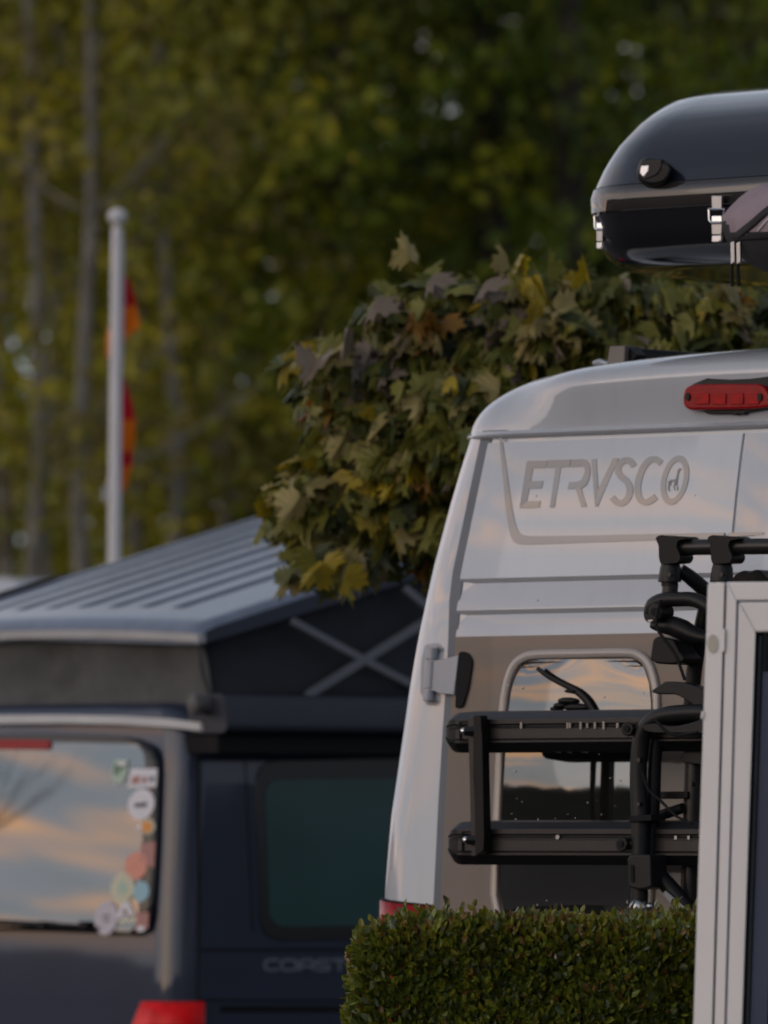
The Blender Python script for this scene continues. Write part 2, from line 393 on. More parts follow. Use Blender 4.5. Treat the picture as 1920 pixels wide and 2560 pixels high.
PROTO = {
    'pale': ('olive', BARKS['pale'], 13.5, 85, 36, 1.7, 2.2, 0.13, 3, 0.062, 0.01),
    'olive': ('olive', BARKS['brown'], 14.0, 130, 42, 2.1, 1.2, 0.14, 5, 0.08, -0.012),
    'green': ('green', BARKS['brown'], 14.5, 165, 46, 2.4, 1.0, 0.15, 8, 0.17, 0.0),
    'dark': ('dark', BARKS['brown'], 15.5, 165, 46, 2.6, 1.0, 0.16, 11, 0.18, 0.006),
}
SEEN = {}
def forest():
    FG = 'trees of the wood behind the vehicles'
    # u = picture column of the stem, Y = metres from the camera
    rows = [('pale', 205, 52, 0.0, 0.92), ('pale', 75, 55, 1.3, 1.0), ('pale', 420, 56, 2.2, 0.95), ('pale', 20, 60, 4.0, 1.05), ('pale', 560, 60, 3.1, 1.0), ('pale', 130, 58, 5.3, 0.9), ('pale', 330, 59, 0.8, 1.0), ('pale', 500, 66, 1.7, 1.05),
            ('olive', 330, 64, 0.4, 0.95), ('olive', 640, 62, 1.9, 0.9), ('olive', -60, 63, 2.8, 1.0), ('olive', 1890, 66, 1.2, 1.0),
            ('green', 830, 60, 0.2, 0.95), ('green', 1010, 66, 2.0, 1.0), ('green', 1230, 62, 4.2, 1.0), ('green', 470, 72, 5.0, 1.0),
            ('dark', 1420, 60, 1.0, 0.95), ('dark', 1640, 64, 3.3, 1.0), ('dark', 1180, 74, 0.7, 1.0), ('dark', 1760, 74, 5.1, 1.05), ('dark', 1500, 78, 2.4, 1.0),
            ('olive', 140, 76, 3.9, 1.1), ('green', 860, 80, 3.6, 1.1),
            ('green', 1320, 90, 2.9, 1.15), ('dark', 0, 86, 4.6, 1.0), ('green', 330, 84, 2.6, 1.0), ('dark', 1650, 92, 4.4, 1.15), ('dark', 1920, 88, 0.9, 1.1)]
    words = {'pale': 'thin pale stemmed tree with yellow brown leaves',
             'olive': 'olive brown leafed tree with dark stem',
             'green': 'moss green leafy tree in the wood',
             'dark': 'dense dark green tree in the wood'}
    for kind, u, Y, rz, sc in rows:
        if kind not in SEEN: SEEN[kind] = o = make_tree(*PROTO[kind])
        else: o = copy_tree(SEEN[kind])
        p = at(u, 2070, Y); o.location = (p.x, Y, ground_z(Y)); o.rotation_euler = (0, 0, rz); o.scale = (sc, sc, sc)
        near = Y < 70
        o['_'] = 0; del o['_']
        tag(o, words[kind] + FOREST_WHERE[(u, Y)], 'tree', FG)
FOREST_WHERE = {
    (330, 84): ', back row behind the flag', (130, 58): ', second row left of the flagpole', (330, 59): ', right beside the flag', (500, 66): ', second row halfway to the maple',
    (205, 52): ', directly left of the flagpole', (75, 55): ', between the picture edge and the flagpole', (420, 56): ', just right of the flag', (20, 60): ', at the left picture edge', (560, 60): ', halfway from flagpole to maple',
    (330, 64): ', behind the flag', (640, 62): ', above the maple tip', (-60, 63): ', cut by the left edge', (1890, 66): ', above the roof box at right edge',
    (830, 60): ', above the maple crest', (1010, 66): ', over the middle of the maple', (1230, 62): ', left of the roof box', (470, 72): ', second row right of the flag',
    (1420, 60): ', next to the roof box', (1640, 64): ', over the roof box', (1180, 74): ', second row over the white van corner', (1760, 74): ', second row over the roof box', (1500, 78): ', third row by the roof box edge',
    (140, 76): ', third row left of the flagpole', (340, 84): ', third row behind the flag', (0, 86): ', third row at the left edge', (640, 84): ', third row above the maple tip', (860, 80): ', third row above the maple crest',
    (1000, 90): ', back row over the maple', (1320, 90): ', back row left of the roof box', (180, 96): ', back row left of the flagpole', (500, 98): ', back row right of the flag', (780, 100): ', back row left of the maple crest', (1650, 92): ', back row over the roof box', (1920, 88): ', back row at the right edge'}
forest()

# ================================================================== flagpole and flag
def flagpole():
    Y = 33.0; b = at(279, 2070, Y); t = thing('flagpole', 'slim silver flagpole with round ball top rising behind the blue camper', 'flagpole', (b.x, Y, ground_z(Y)))
    alu = mat('silver_pole_paint', (0.66, 0.66, 0.69), 0.4, metal=0.0, var=0.06, scale=4)
    O = Vector(t.location); top = at(293, 572, Y) - O
    mb = MB(); bot = Vector((-0.012, 0, -0.05))
    mb.tube([bot, bot.lerp(top, .5), top], [0.036, 0.030, 0.0235], n=18, smooth=0); mb.build('pole', alu, t)
    mb = MB(); mb.tube([top - Vector((0, 0, .02)), top + Vector((0, 0, .025))], [0.017, 0.017], n=14, smooth=0); mb.build('neck', STEEL, t)
    mb = MB(); mb.sphere(top + Vector((0, 0, .05)), 0.039, 18, 12, sc=(1, 1, .9)); mb.build('ball_finial', alu, t)
    mb = MB(); c = at(262, 1235, Y) - O; mb.box(c, (.02, .03, .06)); mb.tube([c, c + Vector((.02, 0, 0))], .006, smooth=0); mb.build('cleat', STEEL, t)
    mb = MB(); mb.tube([at(309, 600, Y) - O, at(306, 900, Y + .02) - O, at(268, 1232, Y) - O], .003, n=6, smooth=2); mb.build('halyard', GUTTER, t)
    # limp flag behind the pole: red over gold folds
    red = mat('red_flag_cloth', (0.75, 0.012, 0.03), 0.8, var=0.15, scale=8, transl=0.4)
    gold = mat('orange_gold_flag_cloth', (0.95, 0.32, 0.012), 0.8, var=0.12, scale=8, transl=0.4)
    blk = mat('black_flag_cloth', (0.012, 0.012, 0.016), 0.85, var=0.2)
    def cloth(rows, mb, ydep):
        # rows: (v, u_left, u_right, material) - a pleated sheet with real folds in depth
        rings = []
        for k, (v, ul, ur, mi) in enumerate(rows):
            ring = []
            for i in range(13):
                s_ = i / 12; p = at(ul + (ur - ul) * s_, v, Y + .07) 
                ring.append(Vector((p.x, p.y + ydep * sin(s_ * 9.0 + k * .5) , p.z)) - O)
            rings.append(ring)
        mb.loft(rings, closed=False, caps=False, mif=lambda i, j: rows[i][3])
    mb = MB()
    cloth([(695, 292, 322, 0), (715, 288, 330, 0), (742, 284, 336, 0), (765, 282, 341, 1), (800, 278, 348, 1), (820, 274, 351, 1), (842, 268, 318, 1), (870, 266, 306, 1), (895, 268, 298, 2), (930, 272, 300, 2), (945, 280, 306, 0), (975, 280, 320, 0), (1010, 280, 332, 0), (1050, 280, 338, 1), (1095, 280, 337, 1), (1130, 280, 332, 0), (1165, 280, 330, 1), (1200, 280, 322, 1), (1225, 280, 314, 1), (1232, 282, 308, 1)], mb, 0.018)
    f = mb.build('flag', [red, gold, blk], None, angle=80, fixn=False)
    sol = f.modifiers.new('thickness', 'SOLIDIFY'); sol.thickness = 0.002
    f.location = O; tag(f, 'limp red and orange flag hanging behind the silver flagpole', 'flag')
flagpole()

# ================================================================== maple
def leaf_shape():
    half = [(0, 1.0), (.09, .72), (.24, .80), (.22, .55), (.30, .42), (.52, .62), (.56, .46), (.80, .42), (.62, .24), (.66, .10), (.40, .04), (.48, -.16), (.26, -.12), (.10, -.10), (.02, 0.0)]
    return half
def maple():
    pal = [mat('maple_olive', (0.20, 0.195, 0.03), 0.5, var=0.3, scale=9, transl=.25),
           mat('maple_green', (0.115, 0.130, 0.022), 0.5, var=0.3, scale=9, transl=.25),
           mat('maple_yellow', (0.36, 0.27, 0.014), 0.5, var=0.3, scale=9, transl=.3),
           mat('maple_mauve', (0.20, 0.155, 0.115), 0.42, var=0.25, scale=9, transl=.12),
           mat('maple_tan', (0.30, 0.245, 0.085), 0.5, var=0.25, scale=9, transl=.2),
           mat('maple_orange', (0.30, 0.145, 0.014), 0.5, var=0.3, scale=9, transl=.3),
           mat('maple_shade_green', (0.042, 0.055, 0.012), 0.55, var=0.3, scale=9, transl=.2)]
    Yc = 22.9; base = at(1310, 2070, Yc)
    t = thing('maple_tree', 'low globe maple with drooping olive, yellow and mauve brown leaves beside the white van', 'tree', (base.x, Yc, ground_z(Yc)))
    O = Vector(t.location); rnd = random.Random(21)
    # crown outline from the photograph as a lumpy solid: left half traced, right half behind the van
    cx, cz = 1330, 1060
    left = [(640, 1030), (672, 870), (705, 780), (760, 745), (830, 730), (940, 700), (1000, 690), (1080, 690), (1180, 705), (1260, 720), (1340, 735), (1420, 715), (1500, 695), (1700, 690), (1960, 700)]
    lb = [(720, 1130), (800, 745), (880, 700), (960, 690), (1060, 720), (1140, 745), (1220, 715), (1300, 712), (1380, 760), (1440, 770), (1500, 800), (1530, 900), (1560, 1000)]
    def inside(u, v):
        if u > 1220 and v > 900: 
            return v < 1420 and u < 2050
        ul = interp([(640, 1000), (660, 910), (700, 840), (760, 780), (840, 735), (900, 705), (960, 695), (1020, 735), (1080, 770), (1150, 745), (1230, 712), (1300, 715), (1370, 760), (1430, 755), (1480, 770), (1520, 860)], v)
        vt = interp([(690, 1020), (740, 930), (800, 870), (860, 805), (930, 745), (1020, 700), (1120, 720), (1250, 695), (1330, 725), (1440, 720), (1600, 715), (1800, 690), (2000, 760)], u)
        vb = interp([(690, 1270), (760, 1455), (880, 1470), (960, 1410), (1050, 1440), (1100, 1410), (1200, 1440), (2000, 1440)], u)
        return u > ul and vt < v < vb
    half = leaf_shape(); out = [(x, y) for x, y in half] + [(-x, y) for x, y in reversed(half[1:])]
    mb = MB(); tries = 0; n = 0
    RX, RY, RZ = 0.85, 0.72, 0.62
    C = at(1330, 1080, Yc)
    def put(P, size, out_dir, mi, hang):
        # tip direction hangs down and outward, the blade faces outward and up
        tip = (Vector((0, 0, -1)) * hang + out_dir * (1 - hang * .55) + Vector((rnd.gauss(0, .3), rnd.gauss(0, .3), rnd.gauss(0, .25)))).normalized()
        nn = (out_dir * .55 + Vector((0, 0, .45)) + Vector((rnd.gauss(0, .6), rnd.gauss(0, .5), rnd.gauss(0, .4))))
        nn = (nn - tip * nn.dot(tip)).normalized(); sd_ = tip.cross(nn)
        k1, k2 = rnd.uniform(.25, 1.05), rnd.uniform(.1, .8)
        vs_ = [P + tip * .25 * size]
        ph = rnd.uniform(.65, 1.3); ph2 = ph + rnd.uniform(-.35, .35); dr = rnd.uniform(.3, .95); cu_ = rnd.uniform(.0, .9)
        for x, y in out:
            f_ = ph if x > 0 else ph2; f_ = f_ * (1 + .35 * abs(x)); ax = abs(x)
            yy = y - dr * ax * ax * .9
            z = -ax * sin(f_) - cu_ * max(0, yy - .25) ** 2 * .7
            vs_.append(P + (sd_ * x * cos(min(1.5, f_)) + tip * (yy - .1) + nn * z) * size)
        m_ = len(out)
        mb.add(vs_, [(0, 1 + i, 1 + (i + 1) % m_) for i in range(m_)], mi)
        # petiole
        b = P - tip * .1 * size; e = b - tip * size * .5 - nn * size * .25; w = sd_ * .012 * size
        mb.add([b - w, b + w, e + w, e - w], [(0, 1, 2, 3)], 4)
    # leaves hang in drooping whorls from the twig ends; gaps between the whorls stay dark
    def whorl(u, v, Y, k, high, spread):
        u += 38
        c = at(u, v, Y)
        od = Vector(((u - 1400) / 700, -(Yc - Y) / RY - .35 if Y < Yc else .3, (1080 - v) / 600 + .1)).normalized()
        main = rnd.choices([0, 1, 2, 3, 4, 5], [5, 2, 1.8, 1.3 if high else .4, 2.8, .7])[0]
        for q in range(k):
            a = rnd.uniform(0, 2 * pi); dirn = (od * .55 + Vector((cos(a), sin(a) * .7 - .1, rnd.uniform(-.7, .35)))).normalized()
            P = c + dirn * spread * rnd.uniform(.25, 1.0) + Vector((0, 0, -.03 * rnd.random()))
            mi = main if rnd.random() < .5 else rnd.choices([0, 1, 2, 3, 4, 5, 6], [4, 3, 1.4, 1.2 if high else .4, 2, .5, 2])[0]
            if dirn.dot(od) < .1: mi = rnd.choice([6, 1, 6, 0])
            put(P - O, rnd.uniform(.062, .112), (od * .5 + dirn * .8).normalized(), mi, rnd.uniform(.55, 1.0))
    nc = 0
    for (u, v) in ((735, 905), (775, 885), (722, 1195), (740, 1270), (760, 1340), (800, 1370), (860, 1370), (895, 785), (1030, 715), (1110, 735), (1265, 705), (1320, 740), (1480, 720), (1560, 735), (760, 1120), (1640, 745), (1750, 740), (1850, 745)):
        whorl(u, v, Yc - rnd.uniform(.25, .5), 15, v < 900, .085); nc += 1
    while nc < 150 and tries < 60000:
        tries += 1
        u = rnd.uniform(715, 2050); v = rnd.uniform(680, 1410)
        if not inside(u - 10, v - 10) or (u > 1250 and v > 1000 and rnd.random() < .8): continue
        dx = (u - 1400) / 700; dz = (1080 - v) / 430; rr = min(1.0, sqrt(dx * dx + dz * dz))
        reach = RY * sqrt(max(.02, 1 - rr ** 2.2)); Y = Yc - reach * rnd.uniform(.55, 1.0)
        whorl(u, v, Y, rnd.randrange(12, 22), v < 880 or u < 800, rnd.uniform(.07, .12)); nc += 1
    n = 0
    while n < 1300 and tries < 90000:       # looser leaves further in and at the back
        tries += 1
        u = rnd.uniform(700, 2050); v = rnd.uniform(680, 1480)
        if not inside(u - 15, v): continue
        dx = (u - 1400) / 700; dz = (1080 - v) / 430; rr = min(1.0, sqrt(dx * dx + dz * dz)); reach = RY * sqrt(max(.02, 1 - rr ** 2.2))
        Y = Yc + rnd.uniform(-.35, 1) * reach
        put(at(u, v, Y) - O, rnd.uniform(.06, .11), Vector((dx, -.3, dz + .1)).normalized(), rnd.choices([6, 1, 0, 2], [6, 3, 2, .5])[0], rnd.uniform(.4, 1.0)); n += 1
    # a few leaves that stand up over the crest, and free hanging ones
    for u, v, mi, up in ((1022, 640, 4, 1), (1272, 655, 4, 1), (1465, 690, 2, 1), (1370, 680, 0, 1), (1080, 690, 3, 0), (1210, 710, 3, 0), (790, 910, 3, 0), (865, 830, 3, 0), (940, 750, 3, 0), (745, 1250, 4, 0), (800, 1415, 2, 0), (865, 1425, 2, 0), (960, 1060, 4, 0), (1060, 990, 4, 0)):
        P = at(u, v, Yc - .6)
        if up: put(P - O, .085, Vector((rnd.uniform(-.3, .3), -.6, .8)).normalized(), mi, -.9)
        else: put(P - O, .105, Vector((-.45, -.8, .15)).normalized(), mi, .85)
    # inner shade leaves make the crown dense
    for _ in range(900):
        while True:
            q = Vector((rnd.uniform(-1, 1), rnd.uniform(-1, 1), rnd.uniform(-1, 1)))
            if q.length < .92: break
        P = C + Vector((q.x * .60 + .05, q.y * .5 + .12, q.z * .36))
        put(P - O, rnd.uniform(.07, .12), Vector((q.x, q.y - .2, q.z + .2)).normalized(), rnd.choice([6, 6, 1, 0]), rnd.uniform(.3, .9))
    mb.build('crown', pal, t, smooth=False, fixn=False)
    tb = MB(); bark = BARKS['brown']; cen = C - O
    tb.tube([(0, 0, -.1), (.01, 0, .5), (0, .01, 1.1), cen * 1.0 + Vector((0, 0, -.15))], [.075, .055, .05, .042], n=12)
    fork = cen + Vector((0, 0, -.15))
    for k in range(26):
        a = k * 2.4; el = rnd.uniform(-.15, .8); ln = rnd.uniform(.4, .62)
        e = fork + Vector((cos(a) * cos(el) * ln * 1.1, sin(a) * cos(el) * ln, sin(el) * ln + .1))
        tb.tube([fork, fork.lerp(e, .5) + Vector((0, 0, .05)), e], [.02, .011, .003], n=6, smooth=2)
    tb.build('trunk', bark, t)
maple()

# ================================================================== hedge
def hedge():
    pal = [mat('box_leaf_green', (0.150, 0.175, 0.016), 0.36, var=0.3, scale=14, transl=.12),
           mat('box_leaf_dark', (0.075, 0.105, 0.016), 0.34, var=0.3, scale=14, transl=.1),
           mat('box_leaf_yellow', (0.190, 0.180, 0.016), 0.4, var=0.3, scale=14, transl=.2),
           mat('box_leaf_bronze', (0.175, 0.100, 0.024), 0.42, var=0.3, scale=14, transl=.15),
           mat('box_leaf_grey', (0.120, 0.145, 0.070), 0.34, var=0.2, scale=14, transl=.1),
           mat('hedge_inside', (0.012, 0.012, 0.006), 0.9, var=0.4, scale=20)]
    Y = 17.2; t = thing('box_hedge', 'clipped green box hedge with yellowish new tips in front of the white van', 'hedge', (at(1400, 2070, Y).x, Y + .3, 0))
    O = Vector(t.location); rnd = random.Random(5)
    x0, x1 = at(905, 2070, Y).x - O.x, at(2150, 2070, Y).x - O.x; ztop = CZ + (HV - 2346) * Y / F; D = .62
    mb = MB()
    def leaf(P, nrm, s_, mi):
        d = (nrm + Vector((rnd.gauss(0, .55), rnd.gauss(0, .55), rnd.gauss(.35, .5)))).normalized()
        nn = (Vector((rnd.gauss(0, 1), rnd.gauss(0, 1), rnd.gauss(.2, 1)))); nn = (nn - d * nn.dot(d)).normalized(); b = d.cross(nn)
        w = s_ * .30; c = nn * s_ * .10
        mb.add([P, P + d * s_ * .35 + b * w + c, P + d * s_ * .75 + b * w * .75 + c, P + d * s_, P + d * s_ * .75 - b * w * .75 + c, P + d * s_ * .35 - b * w + c, P + d * s_ * .5 - c * .4],
               [(0, 1, 6), (1, 2, 6), (2, 3, 6), (3, 4, 6), (4, 5, 6), (5, 0, 6)], mi)
    def sprig(P, nrm, newtip):
        d = (nrm + Vector((rnd.gauss(0, .4), rnd.gauss(0, .4), rnd.gauss(.5, .35)))).normalized(); L = rnd.uniform(.015, .04)
        for k in range(4 if newtip else 3):
            s_ = rnd.uniform(.017, .032) * (.8 if newtip else 1.0)
            if newtip: mi = rnd.choices([0, 2, 3, 4], [3, 4, 2.2, 1])[0]
            else: mi = rnd.choices([0, 1, 2, 3, 4], [5, 4, 1.2, .35, 1.1])[0]
            leaf(P + d * L * (k / 3 - .3), d, s_, mi)
    def lump(x, z, y): return .042 * noise.noise(Vector((x * 5, y * 5 + 3, z * 5))) + .016 * noise.noise(Vector((x * 14, y * 14, z * 14 + 7)))
    zlow = .05
    # front face: denser in the part that the camera sees
    for _ in range(9500):
        x = rnd.uniform(x0, x1); z = ztop - abs(rnd.random() ** 1.15) * (ztop - zlow) * (.40 if rnd.random() < .8 else 1.0)
        e = max(0, (x0 + .07 - x) / .07); rt = max(0, (z - ztop + .05) / .05)
        y = -D / 2 + .05 * e * e + .02 * rt * rt - lump(x, z, 0) + abs(rnd.gauss(0, .018))
        sprig(Vector((x, y, z)), Vector((-.5 * e, -1, .25 + .6 * rt)).normalized(), rnd.random() < .06 + .5 * max(0, 1 - (ztop - z) / .05))
    for _ in range(5200):   # top
        x = rnd.uniform(x0, x1); y = rnd.uniform(-D / 2, D / 2)
        z = ztop + lump(x, 3, y) + rnd.uniform(-.015, .012) - .035 * max(0, (x0 + .10 - x) / .10) ** 2
        sprig(Vector((x, y, z)), Vector((0, -.2, 1)), rnd.random() < .75)
        if rnd.random() < .022:
            for k in range(7): leaf(Vector((x + rnd.gauss(0, .004), y, z + .008 * k)), Vector((0, 0, 1)), .02, rnd.choice([2, 3, 0, 4]))
    for _ in range(2600):   # left end
        y = rnd.uniform(-D / 2, D / 2); z = ztop - rnd.random() * (ztop - zlow) * (.45 if rnd.random() < .75 else 1)
        bul = .035 * sin(min(1, (ztop - z) / .22) * pi / 2)
        sprig(Vector((x0 + .02 - bul + lump(1, z, y) + abs(rnd.gauss(0, .015)), y, z)), Vector((-1, -.2, .2)), rnd.random() < .15)
    mb.build('foliage', pal, t, smooth=False, fixn=False)
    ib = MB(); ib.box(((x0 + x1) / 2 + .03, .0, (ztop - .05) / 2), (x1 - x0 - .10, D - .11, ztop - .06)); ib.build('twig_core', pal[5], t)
hedge()

# ================================================================== white panel van
A_E = radians(38.6)
E = Frame(((1785 - CU) / F * 19.6, 19.6, 0.0), A_E)
def ysE(z):
    """Rear face of the van: y at the height z (leans forward, more above the second crease)."""
    y = 0.045 * (z - 0.6)
    if z > 1.93: y += 0.095 * (z - 1.93) if z < 2.1 else 0.095 * 0.17 + 0.095 * (z - 2.1) + 0.17 * (z - 2.1) ** 2
    return y
V_SIL = [(1067, 1185), (1110, 1168), (1274, 1120), (1427, 1080), (1586, 1047), (1700, 1026), (1852, 1005), (2037, 978), (2150, 968), (2245, 961), (2600, 950)]
V_DOOR = [(1085, 1228), (1428, 1156), (1500, 1147), (1700, 1136), (1960, 1119), (2268, 1104), (2600, 1095)]
RC = 0.13
def pillar(z):
    v = HV - (z - CZ) * F / 20.15
    pd = E.hit(interp(V_DOOR, v), v, ysE); us = interp(V_SIL, v); ye = ysE(z)
    xs = -1.05
    for _ in range(12):
        p = (xs + RC - RC * cos(A_E), ye + RC - RC * sin(A_E), z); u, _v = E.px(p); xs += (us - u) / (1020 * cos(A_E))
    return pd.x, xs, ye
def etrusco():
    t = thing('panel_van', 'white high roof camper van with taupe lower wrap, seen at its rear doors', 'van', E.O, -A_E)
    Lf = 5.35; NA = 7
    def contour(z, zz=None, inset=0.0, yoff=0.0, k=1.0):
        xd, xs, ye = pillar(z); zz = z if zz is None else zz
        xd = min(xd, -0.2); xs = xs + inset; xd = max(xd, xs + RC + .004)
        ptsL = [(xd * q / 12, ye + yoff) for q in range(1, 12)] + [(xd, ye + yoff)]
        for i in range(NA + 1):
            th = pi / 2 * i / NA; ptsL.append((xs + RC - RC * sin(th), ye + yoff + RC - RC * cos(th)))
        nose = min(1.0, max(0.0, (z - .9) / 1.4))
        yf = Lf - 1.5 * nose - inset * .5
        ptsL += [(xs, 1.5), (xs, 3.0), (xs * .985, yf - .55), (xs * .93, yf - .2), (xs * .75, yf)]
        L = [(x * k, y, zz) for x, y in ptsL]; Rr = [(-x, y, zc_) for x, y, zc_ in reversed(L)]
        mid = (0, ye + yoff, zz)
        R_ = [mid] + L + Rr
        if zz > z + .001:          # recessed header over the doors: tips slightly downwards, then rolls into the roof
            dz = min(zz - z, .142); o = []
            for (x, y, z_) in R_:
                if y < 1.2:
                    w = max(0, min(1, (.82 - abs(x)) / .30)); w = w * w * (3 - 2 * w)
                    alt = -.022 * dz / .095 if dz < .095 else -.022 + .262 * (1 - sqrt(max(0, 1 - ((dz - .095) / .047) ** 2)))
                    y2 = ye + alt + (yoff - .24 if yoff > .24 else 0)
                    y = y * (1 - w) + y2 * w
                o.append((x, y, z_ + .069 * min(1, dz / .142) * max(0, 1 - (x / .95) ** 2)))
            R_ = o
        return R_
    mb = MB(); zt = 2.385; rows = [contour(.32 + (zt - .32) * i / 26) for i in range(27)]
    hw = -pillar(zt)[1]
    for i in range(1, 15):                     # roof edge
        th = pi / 2 * i / 14
        rows.append(contour(zt, zt + 0.142 * sin(th), 0.13 * (1 - cos(th)), 0.24 * (1 - cos(th))))
    ztop = zt + .142
    for k, dz in ((.95, 0), (.90, 0), (.82, 0), (.7, 0), (.5, 0), (.2, 0)):
        rows.append(contour(zt, ztop + dz, .13, .24 + .06 * (1 - k), k))
    mb.loft(rows, caps=True)
    mb.build('body', VANWHITE, t, angle=50)
    # ---- lip over the doors
    mb = MB(); lip = []
    xl = pillar(zt)[1]; sect = [(0.0, 0.0), (-.016, .004), (-.020, .012), (-.012, .020), (.010, .022), (.03, .018), (.03, .0)]
    for s_ in [x / 20 for x in range(0, 21)]:
        x = (xl + .012) * (1 - 2 * s_); ax = abs(x); corner = max(0, ax - (abs(xl) - RC)) / RC
        yy = ysE(zt) + RC * (1 - sqrt(max(0, 1 - min(.98, corner) ** 2)))
        lip.append([(x, yy + a, zt - .004 + b) for a, b in sect])
    mb.loft(lip); mb.build('roof_lip', VANWHITE, t, angle=60)
    # ---- dark strip: the door gap, with the shade on its return painted in
    mb = MB()
    vs_ = [1084, 1150, 1250, 1350, 1428, 1500, 1600, 1700, 1850, 2000, 2150, 2268, 2420]
    Ls = [E.hit(interp(V_DOOR, v) - (24 if v < 1600 else 21), v, lambda z: ysE(z) - .003) for v in vs_]; Rs = [E.hit(interp(V_DOOR, v) + 3, v, lambda z: ysE(z) - .003) for v in vs_]
    mb.loft([[a, b, b + Vector((0, .01, 0)), a + Vector((0, .01, 0))] for a, b in zip(Ls, Rs)])
    tp = [E.hit(u, interp([(1200, 1077), (1858, 1052), (2600, 1020)], u), lambda z: ysE(z) - .004) for u in (1206, 1300, 1500, 1858, 2200, 2550)]
    mb.loft([[p, p + Vector((0, 0, -.016)), p + Vector((0, .01, -.016)), p + Vector((0, .01, 0))] for p in tp])
    mb.build('door_gap_shade', GAPSHADE, t)

    # ---- rear doors
    def vtop(u): return interp([(1228, 1086), (1858, 1060), (2600, 1030)], u)
    def yoff(z):
        o = 0.0
        for zc in (2.028, 1.948):
            if zc - .012 < z <= zc: o = .010 * (zc - z) / .012
            elif zc - .075 < z <= zc - .012: o = .010 * (z - (zc - .075)) / .063
        return o
    zs = []; z = 2.372
    ZB = 1.882
    zlist = [2.372, 2.36, 2.30, 2.22, 2.14, 2.06, 2.034, 2.028, 2.022, 2.016, 2.00, 1.98, 1.954, 1.948, 1.942, 1.936, 1.92, 1.90, ZB + .001, ZB, 1.84, 1.76, 1.66, 1.55, 1.42, 1.3, 1.2, 1.1, 1.0, .85, .7, .55, .42]
    def door(name, left):
        mb = MB(); rings = []
        for z in zlist:
            v = HV - (z - CZ) * F / 20.0
            xl = E.hit(interp(V_DOOR, v), v, ysE).x
            xa, xb = (xl, -.006) if left else (.006, -xl)
            n = 12; th = .035
            row = []
            for i in range(n + 1):
                s_ = i / n; x = xa + (xb - xa) * s_
                ee = min(1, min(x - xa, xb - x) / .012); rnd_ = .006 * (1 - sqrt(max(0, 1 - (1 - ee) ** 2)))
                zz = z + (0 if z > ZB + .01 or z < 2.0 else 0)
                row.append((x, ysE(z) - .012 + yoff(z) + rnd_, zz))
            row += [(xb, ysE(z) + .004, z), (xa, ysE(z) + .004, z)]
            rings.append(row)
        mb.loft(rings, mif=lambda i, j: 1 if zlist[i + 1] < ZB - .0005 else 0)
        return mb.build(name, [VANWHITE, BROWN], t, angle=28)
    dl = door('rear_door', True); dr = door('rear_door', False)
    yd = lambda z: ysE(z) - .012
    # ---- lettering on the left door
    mb = MB(); S, U0, V0 = 0.48222, 1120, 840
    def glyph(p, mi=0): slab(mb, E, crop(p, S, U0, V0), yd, -.0015, .0012, mi)
    def gstroke(p, w, mi=0, off=-.0015): stroke_prism(mb, E, crop(p, S, U0, V0), w * S, yd, off, .0012, mi)
    glyph([(408, 647), (517, 645), (508, 683), (440, 685), (427, 752), (492, 751), (485, 789), (420, 791), (409, 856), (480, 855), (473, 889), (370, 893)])
    glyph([(522, 643), (636, 640), (630, 677), (585, 679), (552, 887), (527, 889), (558, 680), (514, 682)])
    rout = [(640, 641), (690, 637), (715, 641), (731, 660), (738, 690), (736, 720), (728, 750), (715, 774), (690, 792), (718, 883), (692, 886), (660, 791), (620, 793), (628, 757), (668, 755), (690, 745), (704, 722), (710, 696), (703, 680), (690, 676), (634, 679)]
    glyph(rout)
    glyph([(742, 638), (769, 637), (778, 795), (855, 633), (884, 632), (776, 883), (762, 884)])
    def smooth2(p, k=5):
        P = [Vector(q) for q in p]; o = []
        for i in range(len(P) - 1):
            p0, p1, p2, p3 = P[max(0, i - 1)], P[i], P[i + 1], P[min(len(P) - 1, i + 2)]
            for j in range(k):
                t_ = j / k; o.append(tuple(.5 * (2 * p1 + (p2 - p0) * t_ + (2 * p0 - 5 * p1 + 4 * p2 - p3) * t_ ** 2 + (3 * p1 - p0 - 3 * p2 + p3) * t_ ** 3)))
        o.append(tuple(P[-1])); return o
    gstroke(smooth2([(963, 675), (945, 650), (915, 645), (888, 664), (880, 698), (896, 728), (928, 757), (942, 795), (932, 838), (905, 864), (875, 862), (850, 836)]), 33)
    gstroke(smooth2([(1104, 660), (1078, 640), (1043, 645), (1008, 688), (985, 755), (984, 815), (1003, 855), (1035, 860), (1078, 832)]), 33)
    n = 40; ring_o, ring_i = [], []
    for i in range(n):
        th = 2 * pi * i / n; x, y = cos(th), sin(th)
        ring_o.append((1175 + 70 * x - 22 * y, 747 + 128 * y)); ring_i.append((1175 + 44 * x - 17 * y, 747 + 96 * y))
    for i in range(n):
        k = (i + 1) % n
        slab(mb, E, crop([ring_o[i], ring_o[k], ring_i[k], ring_i[i]], S, U0, V0), yd, -.0015, .0012)
    mb.build('lettering', DECAL, dl, smooth=False)
    mb = MB()
    for p, w in (([(1206, 688), (1194, 700), (1188, 728), (1186, 745)], 9), ([(1206, 688), (1197, 690), (1190, 706)], 6), ([(1188, 742), (1170, 750), (1150, 750)], 11), ([(1187, 748), (1184, 775), (1190, 783), (1188, 800)], 5), ([(1181, 750), (1170, 780), (1176, 800)], 5), ([(1156, 752), (1150, 775), (1142, 785), (1147, 805)], 5), ([(1151, 752), (1143, 770), (1140, 798)], 4), ([(1150, 748), (1143, 758), (1143, 776)], 4)):
        gstroke(p, w, 0)
    mb.build('horse_emblem', DECAL2, dl, smooth=False)
